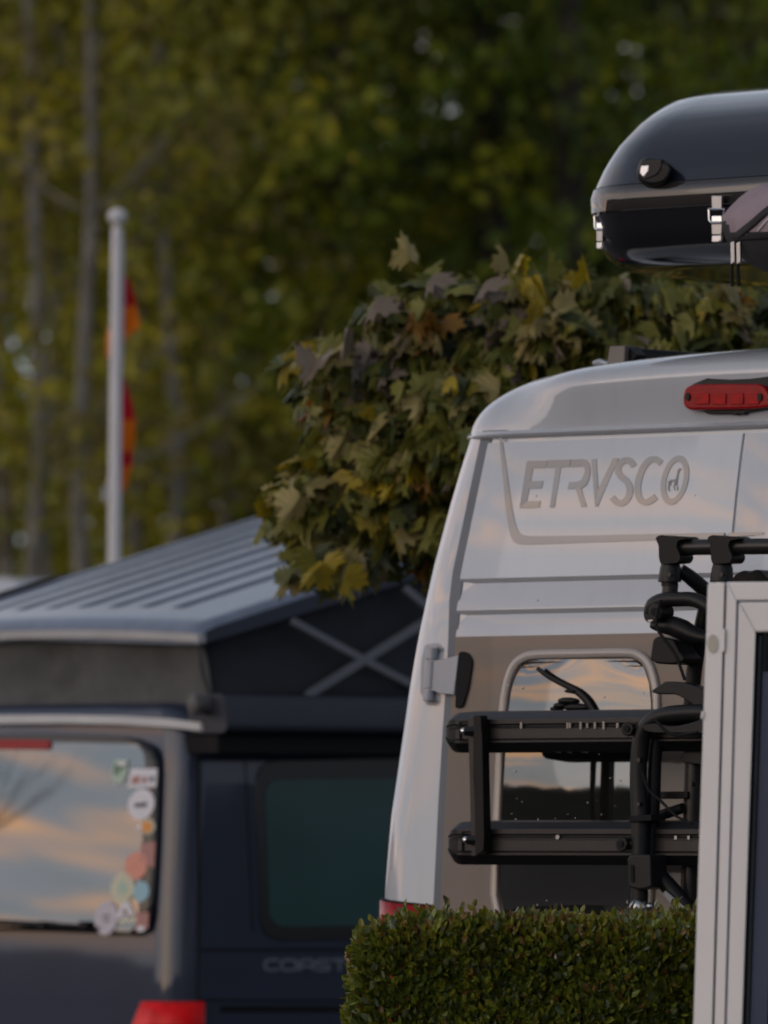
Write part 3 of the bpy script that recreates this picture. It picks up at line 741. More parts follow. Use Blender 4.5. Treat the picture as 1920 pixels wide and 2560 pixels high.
    top = smooth2([(270, 498), (280, 545), (300, 670), (322, 830), (342, 945), (358, 1000), (382, 1028), (430, 1037)]) ; bot = smooth2([(266, 506), (270, 590), (284, 735), (298, 890), (312, 985), (328, 1045), (356, 1076), (425, 1081)])
    mb = MB()
    for i in range(len(top) - 1): glyph([top[i], top[i + 1], bot[i + 1], bot[i]])
    glyph([(430, 1037), (700, 1034), (1100, 1025), (1431, 1019), (1427, 1044), (1100, 1058), (700, 1071), (425, 1081)])
    mb.build('swoosh_decal', DECAL, dl, smooth=False)
    mb = MB(); glyph([(1452, 1019), (1637, 1016), (1634, 1030), (1450, 1042)]); mb.build('swoosh_decal', DECAL, dr, smooth=False)

    # ---- window of the left door
    yw = lambda z: ysE(z) - .012
    path = [(1236, 2240), (1240, 2120), (1247, 1960), (1256, 1800), (1266, 1720), (1284, 1668), (1312, 1643), (1350, 1636), (1450, 1634), (1560, 1632), (1596, 1638), (1620, 1660), (1634, 1700), (1640, 1760), (1634, 1900), (1628, 2100), (1622, 2260), (1605, 2306), (1560, 2316), (1420, 2320), (1300, 2320), (1254, 2308)]
    fb = MB(); fp = [E.hit(u, v, lambda z: yw(z) - .004) for u, v in path]; fp.append(fp[0])
    fb.tube(fp, .0125, n=10, smooth=3, flat=.8, up=(0, 1, 0)); fb.build('window_frame', WINFRAME, dl)
    gb = MB(); inner = [(1249, 2235), (1252, 2120), (1259, 1960), (1268, 1800), (1279, 1720), (1295, 1678), (1318, 1656), (1350, 1648), (1450, 1646), (1560, 1644), (1590, 1650), (1609, 1668), (1622, 1704), (1628, 1760), (1622, 1900), (1616, 2100), (1610, 2255), (1594, 2294), (1556, 2304), (1420, 2308), (1300, 2308), (1264, 2296)]
    vc, hh = 1915, 345
    def cross(v):
        us = []
        for i in range(len(inner)):
            (u1, v1), (u2, v2) = inner[i], inner[(i + 1) % len(inner)]
            if (v1 - v) * (v2 - v) <= 0 and v1 != v2: us.append(u1 + (u2 - u1) * (v - v1) / (v2 - v1))
        return min(us), max(us)
    rows = []
    for i in range(33):
        v = 1648 + (2305 - 1648) * i / 32; ul, ur = cross(v); tt = (v - vc) / hh
        row = []
        for j in range(15):
            s_ = j / 14; b = (1 - min(1, tt * tt)) * .018 + .004 * (1 - (2 * s_ - 1) ** 2)
            b += .0006 * sin(s_ * 5.2 + .6) * cos(tt * 2)
            row.append(E.hit(ul + (ur - ul) * s_, v, lambda z: yw(z) - .003 - b))
        rows.append(row)
    gb.loft(rows, closed=False, caps=False)
    g = gb.build('window_pane', WINGLASS, dl, angle=80, fixn=False)
    # inner rim line and stay arms behind the glass edge
    for du, dv, sc_, k in ((0, 0, 1, 0),):
        sb = MB()
        pts = [(1343, 1670), (1372, 1692), (1410, 1712), (1440, 1728), (1466, 1752), (1487, 1785)]
        P = [E.hit(u + du, v + dv, lambda z: yw(z) - .030 - .004 * k) for u, v in pts]
        sb.tube(P, [.006, .007, .0075, .009, .010, .009], n=8, flat=.55, up=(0, 1, 0))
        for u, v, w, h in ((1430, 1728, 36, 9), (1418, 1752, 46, 16), (1400, 1764, 30, 14), (1440, 1768, 60, 18), (1388, 1772, 22, 10)):
            c = E.hit(u + du, v + dv, lambda z: yw(z) - .028); sb.sphere(c, 1.0, 10, 7, sc=(w / 1500, .012, h / 1700))
        sb.build('window_stay', BLACKPL, dl, bevel=.002)
    hb = MB(); P = [E.hit(u, v, lambda z: yw(z) - .012) for u, v in ((1308, 1663), (1318, 1657), (1450, 1655), (1580, 1653), (1596, 1659))]
    hb.tube(P, .0022, n=6); P = [E.hit(u, v, lambda z: yw(z) - .012) for u, v in ((1305, 1668), (1450, 1667), (1605, 1665))]; hb.tube(P, .0016, n=6, smooth=0)
    hb.build('window_rim_line', BLACKRUB, dl)
    # water drops
    wb = MB(); rnd = random.Random(3)
    for _ in range(75):
        u = rnd.uniform(1262, 1610); v = rnd.uniform(1680, 2265); tt = (v - vc) / hh
        if rnd.random() < .4: v = rnd.uniform(1940, 2120)
        b = (1 - tt * tt) * .018 + .003
        wb.sphere(E.hit(u, v, lambda z: yw(z) - .004 - b), rnd.uniform(.0008, .0023), 7, 5, sc=(1, .6, 1.1))
    wb.build('water_drops', mat('water_drop', (.5, .5, .5), .05, metal=.9, var=.1), dl)['kind'] = 'stuff'
    # black pad that paints the dark shade beside the hinge
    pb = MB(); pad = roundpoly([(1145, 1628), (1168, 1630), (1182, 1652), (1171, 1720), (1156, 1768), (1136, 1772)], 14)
    slab(pb, E, pad, yd, -.006, .006); pb.build('hinge_shade_pad', BLACKRUB, dl, bevel=.003)
    # ---- hinge
    h = MB()
    def cyl(u, v0, v1, r, off):
        a = E.hit(u + (1620 - v0) * -.0, v0, lambda z: ysE(z) - off); b = E.hit(u - (v1 - v0) * .06, v1, lambda z: ysE(z) - off); h.tube([a, b], r, n=16, smooth=0)
    cyl(1081, 1619, 1649, .0150, .012); cyl(1079, 1652, 1722, .0158, .012); cyl(1073, 1725, 1752, .0150, .012)
    slab(h, E, [(1076, 1652), (1104, 1648), (1146, 1638), (1134, 1737), (1098, 1734), (1070, 1722)], ysE, -.020, .012)
    h.build('hinge', HINGE, t, bevel=.002)
    hb = MB(); slab(hb, E, roundpoly([(1062, 1612), (1100, 1606), (1112, 1622), (1110, 1634), (1078, 1634), (1068, 1660), (1064, 1700), (1058, 1740), (1090, 1752), (1108, 1750), (1098, 1766), (1066, 1764), (1050, 1730), (1053, 1650)], 6), lambda z: ysE(z) + .012, -.012, .02)
    hb.build('hinge_bracket', HINGE, t, bevel=.003)
    # ---- tail lights
    for sgn in (1, -1):
        mb = MB(); rings = []
        for i in range(12):
            row = []
            for j in range(NA + 3):
                zt_ = 1.222 - .022 * min(1, j / (NA + 2)) if False else 1.222
                z = .74 + (1.218 - .74) * i / 11
                xd, xs, ye = pillar(z)
                if j <= NA:
                    th = pi / 2 * (1 - j / NA); o = .006
                    x = xs + RC - (RC + o) * sin(th); y = ye + RC - (RC + o) * cos(th)
                else:
                    x = xs + RC + (xd - .03 - xs - RC) * (j - NA) / 2; y = ye - .006
                top = 1.218 - .020 * max(0, (x - xs)) / max(.05, xd - xs) - (.0)
                z = .74 + (top - .74) * i / 11
                row.append((x * sgn, y, z))
            rings.append(row)
        mb.loft(rings, closed=False, caps=False)
        o = mb.build('tail_light', REDLENS, t, fixn=False); s_ = o.modifiers.new('thickness', 'SOLIDIFY'); s_.thickness = .012; s_.offset = 0
        mb = MB()
        if sgn == 1:
            rb = rings[-1]; mb.loft([[Vector(p) + Vector((0, -.002, 0)), Vector(p) + Vector((0, -.002, .006)), Vector(p) + Vector((0, .014, .006)), Vector(p) + Vector((0, .014, 0))] for p in rb]); mb.build('lens_edge', BLACKRUB, o)
    # ---- third brake light
    S6, U6, V6 = 280 / 1659, 1640, 900
    yb = lambda z: ysE(2.39) - .018
    hb = MB(); slab(hb, E, crop([(520, 360), (760, 262), (830, 272), (1100, 285), (1400, 272), (1650, 240), (2400, 200), (2560, 300), (2450, 640), (1700, 720), (1330, 780), (1300, 815), (1210, 800), (1180, 825), (1120, 800), (760, 800), (660, 742), (600, 600)], S6, U6, V6), yb, -.004, .09)
    hs = hb.build('brake_light_housing', DKPL, t, bevel=.004)
    lens = crop(roundpoly([(395, 560), (420, 420), (520, 362), (900, 352), (1540, 352), (1660, 470), (2300, 470), (2420, 352), (2480, 700), (1700, 715), (1100, 735), (480, 742), (410, 680)], 60), S6, U6, V6)
    lens1 = crop(roundpoly([(385, 560), (420, 410), (520, 362), (900, 352), (1500, 350), (1600, 390), (1700, 560), (1720, 690), (1500, 722), (1100, 735), (480, 742), (405, 690)], 70), S6, U6, V6)
    lb = MB(); slab(lb, E, lens1, yb, -.022, .022); lo = lb.build('brake_light_lens', REDLENS, hs, bevel=.008)
    for a, b in ((575, 780), (830, 1030), (1090, 1290), (1330, 1520)):
        cb = MB(); slab(cb, E, crop(roundpoly([(a, 500), (b, 490), (b, 655), (a, 660)], 20), S6, U6, V6), yb, -.026, .006); cb.build('lamp_cell', REDDEEP, hs, bevel=.0015)
    for cx_, cy_ in ((460, 545), (1530, 550)):
        kb = MB(); slab(kb, E, crop([(cx_ + 34 * cos(a * pi / 6), cy_ + 60 * sin(a * pi / 6)) for a in range(12)], S6, U6, V6), yb, -.0268, .006); kb.build('screw', BLACKPL, hs)
    # ---- lower parts hidden by the hedge in the photograph
    bb = MB(); bb.box((0, -.06, .48), (1.86, .14, .26)); bb.build('bumper', DKPL, t, bevel=.03)
    for x in (-.9, .9):
        for y in (1.0, 4.4):
            wm = MB(); wm.tube([(x - .1, y, .34), (x + .1, y, .34)], .34, n=28, smooth=0); wo = wm.build('tyre', BLACKRUB, t, bevel=.03)
            rm = MB(); s = 1 if x > 0 else -1; rm.tube([(x + s * .08, y, .34), (x + s * .107, y, .34)], .22, n=20, smooth=0); rm.build('rim', STEEL, wo, bevel=.01)
etrusco()

# ---- roof rack on the white van
def px_top(p): return E.px(p)
def roof_rack():
    t = thing('roof_rack', 'black roof rail with grey end cap standing on the white van roof', 'roof rack', E.O, -A_E)
    S, U0, V0 = 0.48222, 1120, 840
    y0 = .42
    f = crop([(838, 52), (918, 50), (912, 150), (822, 152)], S, U0, V0)
    mb = MB(); P = [E.hit(u, v, y0) for u, v in f]; mb.prism(P, [p + Vector((0, .02, 0)) for p in P]); mb.build('end_cap', mat('grey_end_cap', (.16, .14, .13), .4, var=.08), t, bevel=.003)
    a = E.hit(1120 + .48222 * 900, 840 + .48222 * 60, y0 + .02); b = E.hit(1120 + .48222 * 905, 840 + .48222 * 128, y0 + .02)
    h = a.z - b.z; c = (a + b) / 2
    mb = MB(); mb.box((c.x + .005, y0 + 1.6, c.z), (.035, 3.15, h)); mb.build('rail', ALUTOP, t, bevel=.004)
    mb = MB(); P = [E.hit(u, v, y0 + .02) for u, v in crop([(885, 52), (925, 50), (975, 100), (960, 130), (925, 155), (880, 152)], S, U0, V0)]; mb.prism(P, [p + Vector((0, .05, 0)) for p in P]); mb.build('bracket', BLACKPL, t, bevel=.003)
    mb = MB(); P = [E.hit(u, v, y0 + .01) for u, v in crop([(756, 142), (790, 136), (830, 148), (880, 150)], S, U0, V0)]; mb.tube(P, [.006, .009, .008, .006], n=8); mb.build('clamp_lever', STEEL, t)
    zr = c.z
    mb = MB(); mb.box((-c.x, y0 + 1.6, zr), (.035, 3.15, h)); mb.build('rail', ALUTOP, t, bevel=.004)
    for y in (1.15, 2.0):
        mb = MB(); mb.box((0, y, zr), (2 * abs(c.x) - .04, .05, .03)); mb.build('crossbar', ALUTOP, t, bevel=.004)
        for x in (-.05, .42):
            mb = MB(); mb.tube([(x, y, zr), (x, y, 2.80)], .018, n=10, smooth=0); mb.build('post', ALUBLK, t)
        mb = MB(); mb.box((.15, y, 2.785), (.6, .045, .03)); mb.build('cradle_bar', ALUTOP, t, bevel=.004)
roof_rack()

# ---- roof box
def roof_box():
    GLOSS = mat('black_gloss_shell', (0.012, 0.014, 0.026), 0.3, spec=0.15, coat=1.0, coat_rough=0.05, var=0.15, scale=3, rvar=.06)
    GLOSS2 = mat('black_gloss_tub', (0.006, 0.006, 0.009), 0.16, coat=0.8, coat_rough=0.05, var=0.15, scale=3)
    BAND = mat('smoked_gloss_band', (0.030, 0.026, 0.025), 0.05, ior=1.75, var=0.1)
    t = thing('roof_box', 'glossy black roof box with domed lid and metal toggle latches above the white van', 'roof box', E.O, -A_E)
    SIL = [(238, 1800), (240, 1755), (245, 1722), (260, 1671), (290, 1624), (320, 1588), (370, 1544), (420, 1512), (475, 1487), (500, 1481), (540, 1484), (560, 1489), (600, 1496), (630, 1508), (655, 1528), (675, 1562), (684, 1600), (690, 1680)]
    YR = [(238, .95), (240, .80), (245, .66), (260, .50), (290, .39), (320, .32), (370, .26), (420, .225), (475, .20), (540, .195), (600, .21), (630, .225), (655, .25), (675, .30), (684, .36), (690, .50)]
    cx = -.075
    def row(v, grow=0.0):
        us = interp(SIL, v); y0 = interp(YR, v); z = None; hw = .4
        for _ in range(20):
            r = min(.24, hw * .7)
            xs = cx - hw; p = (xs + r - r * cos(A_E), y0 + r - r * sin(A_E))
            Y = E.world((p[0], p[1], 0)).y; z = CZ + (HV - v) * Y / F
            u, _ = E.px((p[0], p[1], z)); hw += (u - us) / (1020 * cos(A_E)) * .8
            hw = max(.03, hw)
        hw += grow; y0 -= grow; r = min(.24, hw * .7); y1 = 2.5 - y0
        pts = []
        for (qx, qy, a0) in ((cx - hw + r, y0 + r, pi), (cx + hw - r, y0 + r, 1.5 * pi), (cx + hw - r, y1 - r, 0), (cx - hw + r, y1 - r, .5 * pi)):
            for i in range(9):
                a = a0 + pi / 2 * i / 8; ex = 1.0; pts.append((qx + r * cos(a), qy + r * sin(a), z))
        return pts
    # rows follow the perspective a little: the seam is level in the world
    lid = [row(v) for v in (474, 455, 430, 400, 370, 340, 315, 292, 275, 260, 250, 244.5, 241, 239)]
    mb = MB(); mb.loft(lid); L = mb.build('box_lid', GLOSS, t, angle=60)
    mb = MB(); mb.loft([row(475.5, .0), row(478, .003), row(500, .004), row(536, .004), row(540, .0)]); mb.build('seam_band', BAND, t, angle=50)
    mb = MB(); mb.loft([row(v) for v in (541, 560, 580, 600, 618, 632, 646, 658, 668, 676, 682, 686, 689)]); mb.build('box_base', GLOSS2, t, angle=60)
    # lock pod on the lid
    S, U0, V0 = 540 / 1659, 1380, 200
    def ylid(z):
        v = HV - (z - CZ) * F / 19.95; return interp(YR, v)
    pod = crop(roundpoly([(650, 700), (672, 625), (715, 592), (800, 596), (905, 640), (922, 690), (900, 760), (850, 805), (760, 820), (690, 800), (655, 755)], 30), S, U0, V0)
    pb = MB(); yp = lambda z: .262; fr_ = [E.hit(u, v, lambda z: .175) for u, v in pod]; bk = [E.hit(u, v, lambda z: .32) for u, v in pod]
    pb.prism(fr_, bk); lk = pb.build('lock_pod', BLACKPL, t, bevel=.012)
    pb = MB(); fr_ = [E.hit(u, v, .172) for u, v in crop(roundpoly([(668, 690), (690, 610), (840, 606), (838, 680), (800, 735), (700, 770)], 24), S, U0, V0)]; pb.prism(fr_, [p + Vector((0, .02, 0)) for p in fr_]); pb.build('lock_face', DKPL, lk, bevel=.004)
    pb = MB(); fr_ = [E.hit(u, v, .169) for u, v in crop([(683, 658), (742, 654), (738, 700), (700, 748), (672, 712)], S, U0, V0)]; pb.prism(fr_, [p + Vector((0, .012, 0)) for p in fr_]); pb.build('pod_highlight', mat('bright_pod_highlight', (.85, .85, .88), .25, metal=.6, var=.05), lk, bevel=.002)  # bright plate that paints the highlight on the pod
    # latches
    def latch(cu, v0, y, sc, kx):
        r_ = bpy.data.objects.new('latch', None); COL.objects.link(r_); r_.parent = t
        def P(du, v, o=0.0): return E.hit(cu + du * kx, v0 + v * sc, y - o)
        def plate(name, pts, m, o, th, bev=.002, par=None):
            mb = MB(); f_ = [P(u, v, o) for u, v in pts]; mb.prism(f_, [p + Vector((0, th, 0)) for p in f_]); return mb.build(name, m, par or r_, bevel=bev)
        plate('keeper', [(-13, 0), (13, 0), (12, 34), (-12, 34)], STEEL, .012, .012)
        mb = MB(); ring = [P(u, v, .016) for u, v in ((-19, 34), (19, 34), (18, 62), (12, 68), (-12, 68), (-18, 62), (-19, 34))]
        mb.tube(ring, .0032, n=8, smooth=0); mb.build('wire_loop', CHROME, r_)
        plate('toggle', [(-12, 50), (12, 50), (13, 66), (-13, 66)], CHROME, .020, .010)
        plate('lever', [(-13, 64), (14, 64), (12, 98), (-12, 98)], STEEL, .014, .012)
        plate('lever_tip', [(-12, 100), (12, 99), (11, 112), (4, 116), (-12, 116)], mat('white_metal_tip', (.82, .80, .82), .3, metal=.5, var=.05), .014, .010)
    latch(1791, 489, .182, 1.0, 1.0); latch(1498, 506, .262, 1.0, .62)
roof_box()

# ---- soft bag in front of the roof box
def soft_bag():
    LIL = mat('lilac_grey_fabric', (0.30, 0.235, 0.27), 0.75, var=0.08, scale=20, bump=0.15, bscale=300)
    BLK = mat('black_bag_fabric', (0.018, 0.018, 0.022), 0.75, var=0.2, scale=20, bump=0.15, bscale=300)
    t = thing('soft_bag', 'lilac grey soft bag with black zipped edge hanging beside the roof box', 'bag', E.O, -A_E)
    S, U0, V0 = 540 / 1659, 1380, 200
    # contours from the front inwards: pillow with thickness
    out = crop([(1310, 1080), (1330, 1020), (1400, 940), (1480, 870), (1570, 820), (1659, 798), (1900, 780), (2300, 800), (2500, 950), (2540, 1200), (2400, 1450), (2100, 1560), (1800, 1520), (1659, 1480), (1500, 1400), (1380, 1290), (1325, 1200)], S, U0, V0)
    cu, cv = U0 + S * 1930, V0 + S * 1160
    seam = lambda u: interp([(U0 + S * 1310, V0 + S * 1130), (U0 + S * 1440, V0 + S * 1190), (U0 + S * 1659, V0 + S * 1165), (U0 + S * 2500, V0 + S * 1140)], u)
    yb = .16
    rings = []; o2 = smoothclosed(out, 4)
    for k in range(11):
        t_ = k / 10; sc = sin(pi * .5 * min(1, t_ / .0001)) if False else sqrt(max(0.0, 1 - (1 - t_) ** 2)) if t_ < 1 else 1
        y = yb - .17 * (1 - t_) ** 1.0 * (1) 
        y = yb - .19 * sqrt(max(0, 1 - sc ** 2.2))
        rings.append([E.hit(cu + (u - cu) * max(.03, sc), cv + (v - cv) * max(.03, sc), y) for u, v in o2])
    b_ = [[p + Vector((0, .09, 0)) for p in rings[-1]]]
    mb = MB(); mb.loft(rings + b_)
    # lower half is the black panel
    for i, f in enumerate(mb.f):
        c = sum((Vector(mb.v[j]) for j in f), Vector()) / len(f); u, v = E.px(c)
        mb.m[i] = 1 if v > seam(u) - 2 else 0
        if v < seam(u) and u < U0 + S * 1375 and v > V0 + S * (1050 + (1375 - (u - U0) / S) * .0): mb.m[i] = 1 if (v - V0) / S > 1065 + ((u - U0) / S - 1310) * 1.2 else 0
    mb.build('shell', [LIL, BLK], t, angle=70)
    def ys_(u, v):  # approximate front surface
        du, dv = (u - cu), (v - cv); best = 1.0
        import math as _m
        ang = _m.atan2(dv, du); rr = _m.hypot(du, dv); R = None
        for i in range(len(o2)):
            a1 = _m.atan2(o2[i][1] - cv, o2[i][0] - cu); a2 = _m.atan2(o2[(i + 1) % len(o2)][1] - cv, o2[(i + 1) % len(o2)][0] - cu)
            d = (a2 - a1 + pi) % (2 * pi) - pi; e = (ang - a1 + pi) % (2 * pi) - pi
            if d != 0 and 0 <= e / d <= 1: R = _m.hypot(o2[i][0] - cu, o2[i][1] - cv); break
        R = R or 200; s_ = min(1, rr / R)
        return yb - .19 * sqrt(max(0, 1 - s_ ** 2.2)) - .004
    def band(name, pts, r, m, fl=.5):
        mb = MB(); P = [E.hit(u, v, ys_(u, v)) for u, v in crop(pts, S, U0, V0)]; mb.tube(P, r, n=8, flat=fl, up=(0, -1, 0)); return mb.build(name, m, t)
    band('strap', [(1430, 1190), (1480, 1150), (1560, 1085), (1640, 1015), (1760, 930)], .011, BLK)
    band('zip', [(1580, 1160), (1620, 1110), (1680, 1050), (1760, 990)], .003, mat('white_zip', (.5, .48, .5), .5, var=.1))
    band('piping', [(1390, 1225), (1440, 1215), (1560, 1205), (1680, 1195), (1800, 1190)], .007, BLACKRUB)
    for cx_, n_ in ((1385, 0), (1430, 1)):
        r_ = MB(); P = [E.hit(u, v, yb - .11) for u, v in crop([(cx_ - 18, 1245 + 8 * n_), (cx_ + 14, 1235), (cx_ + 16, 1400), (cx_ - 14, 1420)], S, U0, V0)]
        r_.prism(P, [p + Vector((0, .008, 0)) for p in P]); zp = r_.build('zip_pull', STEEL, t, bevel=.002)
        c_ = MB(); P = [E.hit(u, v, yb - .105) for u, v in crop([(cx_ - 2, 1400), (cx_ - 4 + n_ * 4, 1500), (cx_ + n_ * 8, 1585)], S, U0, V0)]; c_.tube(P, .0045, n=7); c_.build('pull_cord', BLACKRUB, zp)
def smoothclosed(P, k):
    P = [Vector(p) for p in P]; n = len(P); o = []
    for i in range(n):
        p0, p1, p2, p3 = P[i - 1], P[i], P[(i + 1) % n], P[(i + 2) % n]
        for j in range(k):
            t_ = j / k; o.append(tuple(.5 * (2 * p1 + (p2 - p0) * t_ + (2 * p0 - 5 * p1 + 4 * p2 - p3) * t_ ** 2 + (3 * p1 - p0 - 3 * p2 + p3) * t_ ** 3)))
    return o
soft_bag()

# ---- bike rack on the rear doors
def bike_rack():
    t = thing('bike_rack', 'black folded bicycle carrier with two rails hung on the white van rear doors', 'bike rack', E.O, -A_E)
    S4, U4, V4 = .434, 1080, 1700
    S8, U8, V8 = 360 / 1171, 1560, 1320
    def H(u, v, y): return E.hit(u, v, y)
    # -- rails
    def rail(pl, label):
        # left front top edge in pixels; the section is extruded along the van's width
        (ue, ve), dpt, hgt, bh = pl
        p = H(ue, ve, -.24); x0 = p.x; x1 = x0 + 1.27; zt = p.z; y = -.24
        m = MB()
        h = hgt
        sect = [(y, 0), (y, -.012), (y + .005, -.014), (y + .005, -.020), (y, -.022), (y, -.34 * h - .004), (y + .007, -.34 * h - .006), (y + .007, -.40 * h), (y + .001, -.41 * h), (y + .001, -.84 * h), (y + .006, -.85 * h), (y + .006, -.90 * h), (y - .001, -.91 * h), (y - .001, -h),
                (y + .02, -h - .024), (y + dpt - .02, -h - .024), (y + dpt, -h), (y + dpt, .010), (y + dpt - .03, .022), (y + .03, .018), (y + .008, .006)]
        n = len(sect)
        r0 = [(x0, a, zt + b) for a, b in sect]; r1 = [(x1, a, zt + b) for a, b in sect]
        m.loft([r0, r1], mif=lambda i, j: 1 if j in (2, 3, 6, 7, 10, 11, 13, 14, 15, 16) else (2 if j >= 17 else 0))
        ro = m.build('rail', [ALUBLK, BLACKPL, ALUTOP], t, angle=20, bevel=.0015)
        # rounded end caps
        for sgn, xx in ((-1, x0), (1, x1)):
            c = MB(); rings = []
            for k in range(7):
                a = pi / 2 * k / 6; sc = .35 + .65 * cos(a); dx = sgn * .046 * sin(a)
                rings.append([(xx + dx, (y + dpt / 2) + (q - (y + dpt / 2)) * (.55 + .45 * cos(a)), zt - h / 2 + (b + h / 2) * sc) for q, b in sect if True])
            c.loft(rings, mi=0); c.build('end_cap', DKPL, ro, angle=50)
        # inset end plate lines, rivets
        e = MB()
        for (a, b, w, hh_) in ((.018, -.5 * h, .004, h * .8), (.035, -.10 * h, .035, .004), (.035, -.92 * h, .035, .004)):
            e.box((x0 + a, y - .002, zt + b), (w, .003, hh_))
        e.build('end_plate_groove', BLACKRUB, ro)
        return x0, zt, h, y, ro
    x0, zt, h, y, r1 = rail(((1137, 1799), .13, .058, 0), 'upper')
    x0b, ztb, hb, yb, r2 = rail(((1143, 2073), .13, .064, 0), 'lower')
    rnd = random.Random(9); WM = mat('worn_pale_mark', (.30, .27, .23), .4, metal=.4, var=.3)
    for cx_ in (515, 782, 796, 858, 896, 940, 990, 1070):
        mk = MB(); p = H(U4 + S4 * cx_, V4 + S4 * 262, y - .001)
        mk.box((p.x, p.y, p.z), (.006, .004, .016 + rnd.uniform(-.004, .004))); mk.build('rail_mark', WM, r1)
    rv = MB(); p = H(U4 + S4 * 728, V4 + S4 * 905, yb); rv.tube([p + Vector((0, -.004, 0)), p + Vector((0, .004, 0))], .006, n=10, smooth=0); rv.build('rivet', STEEL, r2)
    for cx_ in (1405, 1480): rv = MB(); p = H(U4 + S4 * cx_, V4 + S4 * 908, yb); rv.box(p, (.007, .004, .009)); rv.build('rivet', STEEL, r2)
    for a, b in ((700, 750), (765, 810), (850, 905)):
        ck = MB(); P = [H(u, v, y + .02) for u, v in crop([(a, 398), (b, 398), (b - 6, 425), (a + 8, 420)], S4, U4, V4)]; ck.prism(P, [q + Vector((0, .05, 0)) for q in P]); ck.build('strap_clip', BLACKPL, r1, bevel=.002)
    for a, b in ((590, 695), (735, 790), (1030, 1110)):
        ck = MB(); P = [H(u, v, yb + .02) for u, v in crop([(a, 1035), (b, 1035), (b - 6, 1062), (a + 30, 1056)], S4, U4, V4)]; ck.prism(P, [q + Vector((0, .05, 0)) for q in P]); ck.build('strap_clip', BLACKPL, r2, bevel=.002)
    # -- strap bar that links the two rails
    b = MB(); P = [H(u, v, y - .035) for u, v in crop([(238, 203), (278, 203), (288, 330), (300, 900), (296, 985), (262, 1010), (246, 1000), (238, 400)], S4, U4, V4)]
    b.prism(P, [q + Vector((0, .03, 0)) for q in P]); lk = b.build('link_bar', BLACKPL, t, bevel=.003)
    b = MB(); P = [H(u, v, y - .012) for u, v in crop([(205, 215), (240, 203), (240, 560), (258, 1012), (226, 1018), (216, 600)], S4, U4, V4)]
    b.prism(P, [q + Vector((0, .01, 0)) for q in P]); b.build('link_side_plate', ALUBLK, lk, bevel=.002)
    for cx_, cy_ in ((185, 295), (198, 922)):
        p = H(U4 + S4 * cx_, V4 + S4 * cy_, y - .012); s = MB(); s.sphere(p, .010, 12, 8); s.tube([p, p + Vector((.03, 0, 0))], .008, n=8, smooth=0); s.build('knob', CHROME, lk)
        n_ = MB(); p2 = H(U4 + S4 * (cx_ + 35), V4 + S4 * cy_, y - .02); n_.tube([p2 + Vector((-.012, 0, 0)), p2 + Vector((.02, 0, 0))], .013, n=6, smooth=0); n_.build('nut', BLACKPL, lk)
    # -- top horizontal tube with T clamps
    m = MB(); a = H(1668, 1369, -.22); c = H(1905, 1366, -.22); d = (c - a).normalized(); m.tube([a, a + Vector((1.05, 0, (c.z - a.z) / (c.x - a.x) * 1.05))], .0195, n=18, smooth=0); m.build('top_tube', ALUBLK, t)
    def tclamp(c8, y_=-.225):
        m = MB(); P = []
        cu = U8 + S8 * c8[0]
        fl = roundpoly([(c8[0] - 128, 78), (c8[0] - 80, 54), (c8[0] - 20, 66), (c8[0] + 110, 68), (c8[0] + 130, 92), (c8[0] + 60, 100), (c8[0] + 45, 150), (c8[0] + 82, 236), (c8[0] + 60, 284), (c8[0] - 82, 296), (c8[0] - 96, 240), (c8[0] - 98, 140)], 22)
        f_ = [H(u, v, y_ - .028) for u, v in crop(fl, S8, U8, V8)]; m.prism(f_, [q + Vector((0, .055, 0)) for q in f_])
        o = m.build('tube_clamp', BLACKPL, t, bevel=.008)
        m = MB(); k = c8[1]
        P = [H(U8 + S8 * c8[0] + dx, V8 + S8 * v, y_) for dx, v in ((0, 282), (0, 330), (-2, 430), (-2, 440))]
        m.tube(P, [.022, .026, .0285, .0285], n=16, smooth=0); m.build('collar', DKPL, o, bevel=.002)
        m = MB(); P = [H(U8 + S8 * c8[0] - 2, V8 + S8 * v, y_) for v in (440, 474)]; m.tube(P, .021, n=16, smooth=0); m.build('ring', STEEL if k else BLACKPL, o)
        return o
    tclamp((378, 0)); tclamp((800, 1))
    m = MB(); m.tube([H(1676, 1462, -.225), H(1674, 1490, -.225)], .0195, n=14, smooth=0); m.build('stem', ALUBLK, t)
    m = MB(); m.tube([H(1800, 1462, -.225), H(1790, 1800, -.22), H(1782, 2250, -.2)], .02, n=14, smooth=2); m.build('frame_tube', ALUBLK, t)
    m = MB(); m.tube([H(1700, 1425, -.20), H(1740, 1455, -.17), H(1800, 1512, -.12)], [.017, .019, .019], n=12); m.build('brace_tube', BLACKPL, t)
    # -- grab claw
    def jaw(name, pts, rad, y_, fl, m_=BLACKPL):
        m = MB(); m.tube([H(u, v, y_) for u, v in crop(pts, S8, U8, V8)], rad, n=14, flat=fl, up=(0, 1, 0)); return m.build(name, m_, t)
    jaw('upper_jaw', [(215, 700), (240, 630), (330, 585), (450, 580), (560, 582), (660, 622), (760, 690)], [.017, .020, .019, .018, .018, .018, .018], -.26, 1.0, DKPL)
    jaw('lower_jaw', [(225, 790), (300, 800), (400, 800), (480, 830), (560, 868), (660, 895), (800, 905)], [.008, .016, .025, .026, .022, .016, .014], -.255, 1.0)
    k = MB(); c = H(U8 + S8 * 295, V8 + S8 * 685, -.27); k.tube([c + Vector((0, -.022, 0)), c + Vector((0, .03, 0))], .0215, n=22, smooth=0); ko = k.build('pivot_knob', DKPL, t, bevel=.004)
    k = MB(); k.tube([c + Vector((0, -.026, 0)), c + Vector((0, -.02, 0))], .010, n=16, smooth=0); k.build('pivot_bolt', BLACKRUB, ko)
